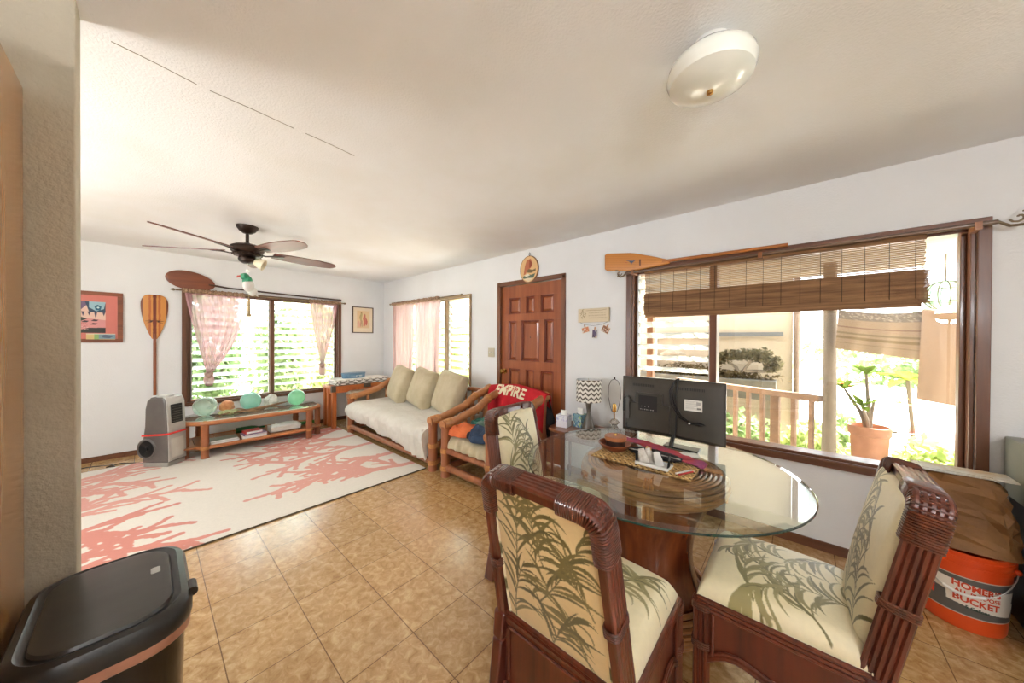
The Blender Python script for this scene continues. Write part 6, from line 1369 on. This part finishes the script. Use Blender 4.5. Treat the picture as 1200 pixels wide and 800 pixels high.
bent_text("HOMER'S", .040, .214, a_-.08, M_ol, .92, -.10); bent_text("ALL-PURPOSE", .024, .182, a_-.05, M_ol, .95, -.10); bent_text("BUCKET", .040, .150, a_-.08, M_ol, .95, -.10); bent_text("5 Gallons", .019, .118, a_-.06, mat('label_green', (40, 70, 56), .5), 1, -.10)
m = MB(); hp = []
for k in range(15):
    a = A-1.35+2.7*k/14; s_ = math.sin(PI*k/14); hp.append((.158*math.cos(a), .158*math.sin(a), .315-.133*s_))
m.tube(hp, .0025, 6); obj('bail', m, M_alu, bk)
m = MB(); m.tube(hp[5:10], .007, 8); obj('bail_grip', m, M_white, bk)
for sg_ in (-1.35, 1.35): obj('handle_ear', MB().ball((.154*math.cos(A+sg_), .154*math.sin(A+sg_), .315), .014, 10, 6), M_or, bk)
bgp = thing('paper_bag', 'crumpled brown paper bag resting on top of the orange bucket', 'bag', (6.435, -.235, .374))
RB = random.Random(21); rows_ = []; nC, nR = 26, 10
for i in range(nR):
    t = i/(nR-1); hx, hy = .148-.008*t, .115-.055*t; row = []
    for j in range(nC):
        a = 2*PI*j/nC; x = hx*math.copysign(abs(math.cos(a))**.4, math.cos(a)); y = hy*math.copysign(abs(math.sin(a))**.4, math.sin(a)); jt = .022*(1 if 0 < i else .2)
        row.append((x-.03*t+RB.uniform(-1, 1)*jt*.8, y+RB.uniform(-1, 1)*jt, .345*t+(RB.uniform(-1, 1)*.014 if 0 < i < nR-1 else 0)-.03*t*(x/.15)**2))
    rows_.append(row)
P = np.array(rows_); P = np.concatenate([P, P[:, :1]], 1); m = MB(); m.grid(P, flip=True); m.add(P[0, :-1].tolist(), [tuple(range(nC))])
bo = obj('bag_body', m, mat('kraft_paper', (140, 98, 54), .7, (118, 80, 42), (6, 6, 6), bump=.006, bsc=(14, 14, 18)), bgp, smooth=False)
solo('cardboard_sheet', 'worn sheet of cardboard and paper lying across the top of the paper bag', 'cardboard', MB().box(6.27, 6.57, -.30, -.16, .720, .726).box(6.29, 6.50, -.29, -.18, .727, .731), mat('cardboard', (186, 160, 130), .8, (206, 206, 200), (9, 9, 9)), smooth=False)
kc = thing('black_cart', 'black cart in shadow at the right edge, beside the orange bucket', 'cart')
for z in (.12, .45, .60):
    obj('shelf', MB().box(6.62, 7.2, -.62, -.02, z-.02, z), M_black, kc, smooth=False)
for x in (6.635, 7.185):
    for y in (-.605, -.035): obj('leg', MB().tube([(x, y, 0), (x, y, .60)], .014, 8), M_black, kc)
obj('side_panel', MB().box(6.615, 6.622, -.60, -.04, .02, .60), M_black, kc, smooth=False)
gb_ = thing('grey_box', 'grey metal appliance box on the black cart against the wall', 'appliance')
obj('housing', MB().box(6.60, 7.18, -.56, -.03, .602, .895), mat('appliance_grey', (150, 150, 138), .35, (136, 136, 124), (3, 3, 3), metal=.3), gb_, bevel=.006)
obj('front_panel', MB().box(6.62, 7.16, -.572, -.56, .62, .88), M_black, gb_, smooth=False)
solo('envelope', 'tan envelope lying on top of the grey box', 'envelope', MB().box(6.66, 6.86, -.38, -.12, .897, .905), mat('envelope_tan', (214, 186, 130), .7), smooth=False)
solo('white_paper', 'sheet of white paper under the envelope on the grey box', 'paper', MB().box(6.70, 6.98, -.46, -.20, .8955, .8968), M_paper, smooth=False)

# ------------------------------------------------------------------ added fill uplighters, unseen behind the camera and the partition
def fill_uplighter(label, x, y, watts):
    t = thing('fill_lamp', label, 'lamp', (x, y, 0))
    obj('lamp_base', MB().lathe([(.0005, 0), (.14, 0), (.14, .015), (.02, .03), (.0005, .03)], 28), M_bronze, t)
    obj('pole', MB().tube([(0, 0, .02), (0, 0, 1.66)], .012, 10), M_bronze, t)
    obj('bowl_shade', MB().lathe([(.0005, 1.655), (.05, 1.66), (.15, 1.70), (.19, 1.75), (.186, 1.75), (.146, 1.706), (.05, 1.668), (.0005, 1.664)], 32, caps=False), M_white, t)
    l = bpy.data.lights.new('fill_bulb', 'POINT'); l.energy = watts; l.shadow_soft_size = .12; l.color = (.95, .97, 1)
    o = bpy.data.objects.new('fill_bulb', l); COL.objects.link(o); o.parent = t; o.location = (0, 0, 1.73)
fill_uplighter('added fill lamp, unseen behind the camera, shining at the kitchen ceiling', 7.3, -3.9, FILL)
fill_uplighter('added fill lamp, unseen behind the partition wall, shining at the ceiling', 3.3, -4.5, FILL*.3)

# ------------------------------------------------------------------ light and camera
world = bpy.data.worlds.new('World'); scene.world = world; world.use_nodes = True; nt = world.node_tree
bgN = nt.nodes['Background']
geo = nd(nt, 'ShaderNodeNewGeometry'); sx_ = nd(nt, 'ShaderNodeSeparateXYZ'); nt.links.new(geo.outputs['Incoming'], sx_.inputs[0])
rp = nd(nt, 'ShaderNodeValToRGB'); mr_ = nd(nt, 'ShaderNodeMapRange'); mr_.inputs[1].default_value = -1; mr_.inputs[2].default_value = 1; mr_.inputs[3].default_value = 1; mr_.inputs[4].default_value = 0
nt.links.new(sx_.outputs[2], mr_.inputs[0]); nt.links.new(mr_.outputs[0], rp.inputs[0])
e = rp.color_ramp.elements; e[0].position = .48; e[0].color = (.78, .86, .95, 1); e[1].position = .9; e[1].color = (.86, .93, 1.0, 1)
k_ = e.new(.55); k_.color = (.88, .94, 1, 1)
nt.links.new(rp.outputs[0], bgN.inputs[0]); bgN.inputs[1].default_value = SKY
sun = bpy.data.lights.new('sun', 'SUN'); sun.energy = SUN; sun.angle = .03; sun.color = (.98, .985, 1)
so = bpy.data.objects.new('sun', sun); COL.objects.link(so); so.rotation_euler = Vector((-.28, -.42, -1)).to_track_quat('-Z', 'Y').to_euler()
def portal(loc, rot, sx, sy):
    l = bpy.data.lights.new('portal', 'AREA'); l.shape = 'RECTANGLE'; l.size = sx; l.size_y = sy; l.cycles.is_portal = True
    o = bpy.data.objects.new('portal', l); COL.objects.link(o); o.location = loc; o.rotation_euler = rot
portal(((W1[0]+W1[1])/2, .14, (W1[2]+W1[3])/2), (-PI/2, 0, 0), W1[1]-W1[0], W1[3]-W1[2])
portal(((W3[0]+W3[1])/2, .14, (W3[2]+W3[3])/2), (-PI/2, 0, 0), W3[1]-W3[0], W3[3]-W3[2])
portal((-.14, (W2[0]+W2[1])/2, (W2[2]+W2[3])/2), (PI/2, 0, -PI/2), W2[1]-W2[0], W2[3]-W2[2])
portal(((fw[0]+fw[1])/2, YL-.14, (fw[2]+fw[3])/2), (PI/2, 0, 0), fw[1]-fw[0], fw[3]-fw[2])
cam = bpy.data.cameras.new('camera'); co = bpy.data.objects.new('camera', cam); COL.objects.link(co); scene.camera = co
f_, yaw, pitch, roll = 377.96, .84794, .0058, .00563
Fv = Vector((-math.cos(yaw)*math.cos(pitch), math.sin(yaw)*math.cos(pitch), -math.sin(pitch))); Rv = Vector((math.sin(yaw), math.cos(yaw), 0)); Uv = Rv.cross(Fv)
R2 = Rv*math.cos(roll)+Uv*math.sin(roll); U2 = -Rv*math.sin(roll)+Uv*math.cos(roll)
Mx = Matrix((R2, U2, -Fv)).transposed().to_4x4(); Mx.translation = (5.7975, -2.9382, 1.372); co.matrix_world = Mx
cam.sensor_width = 36; cam.lens = f_/1200*36; cam.clip_start = .02; cam.clip_end = 200
scene.view_settings.view_transform = 'Standard'; scene.view_settings.look = 'None'; scene.view_settings.gamma = 1; scene.view_settings.use_curve_mapping = False
scene.view_settings.exposure = EXPO
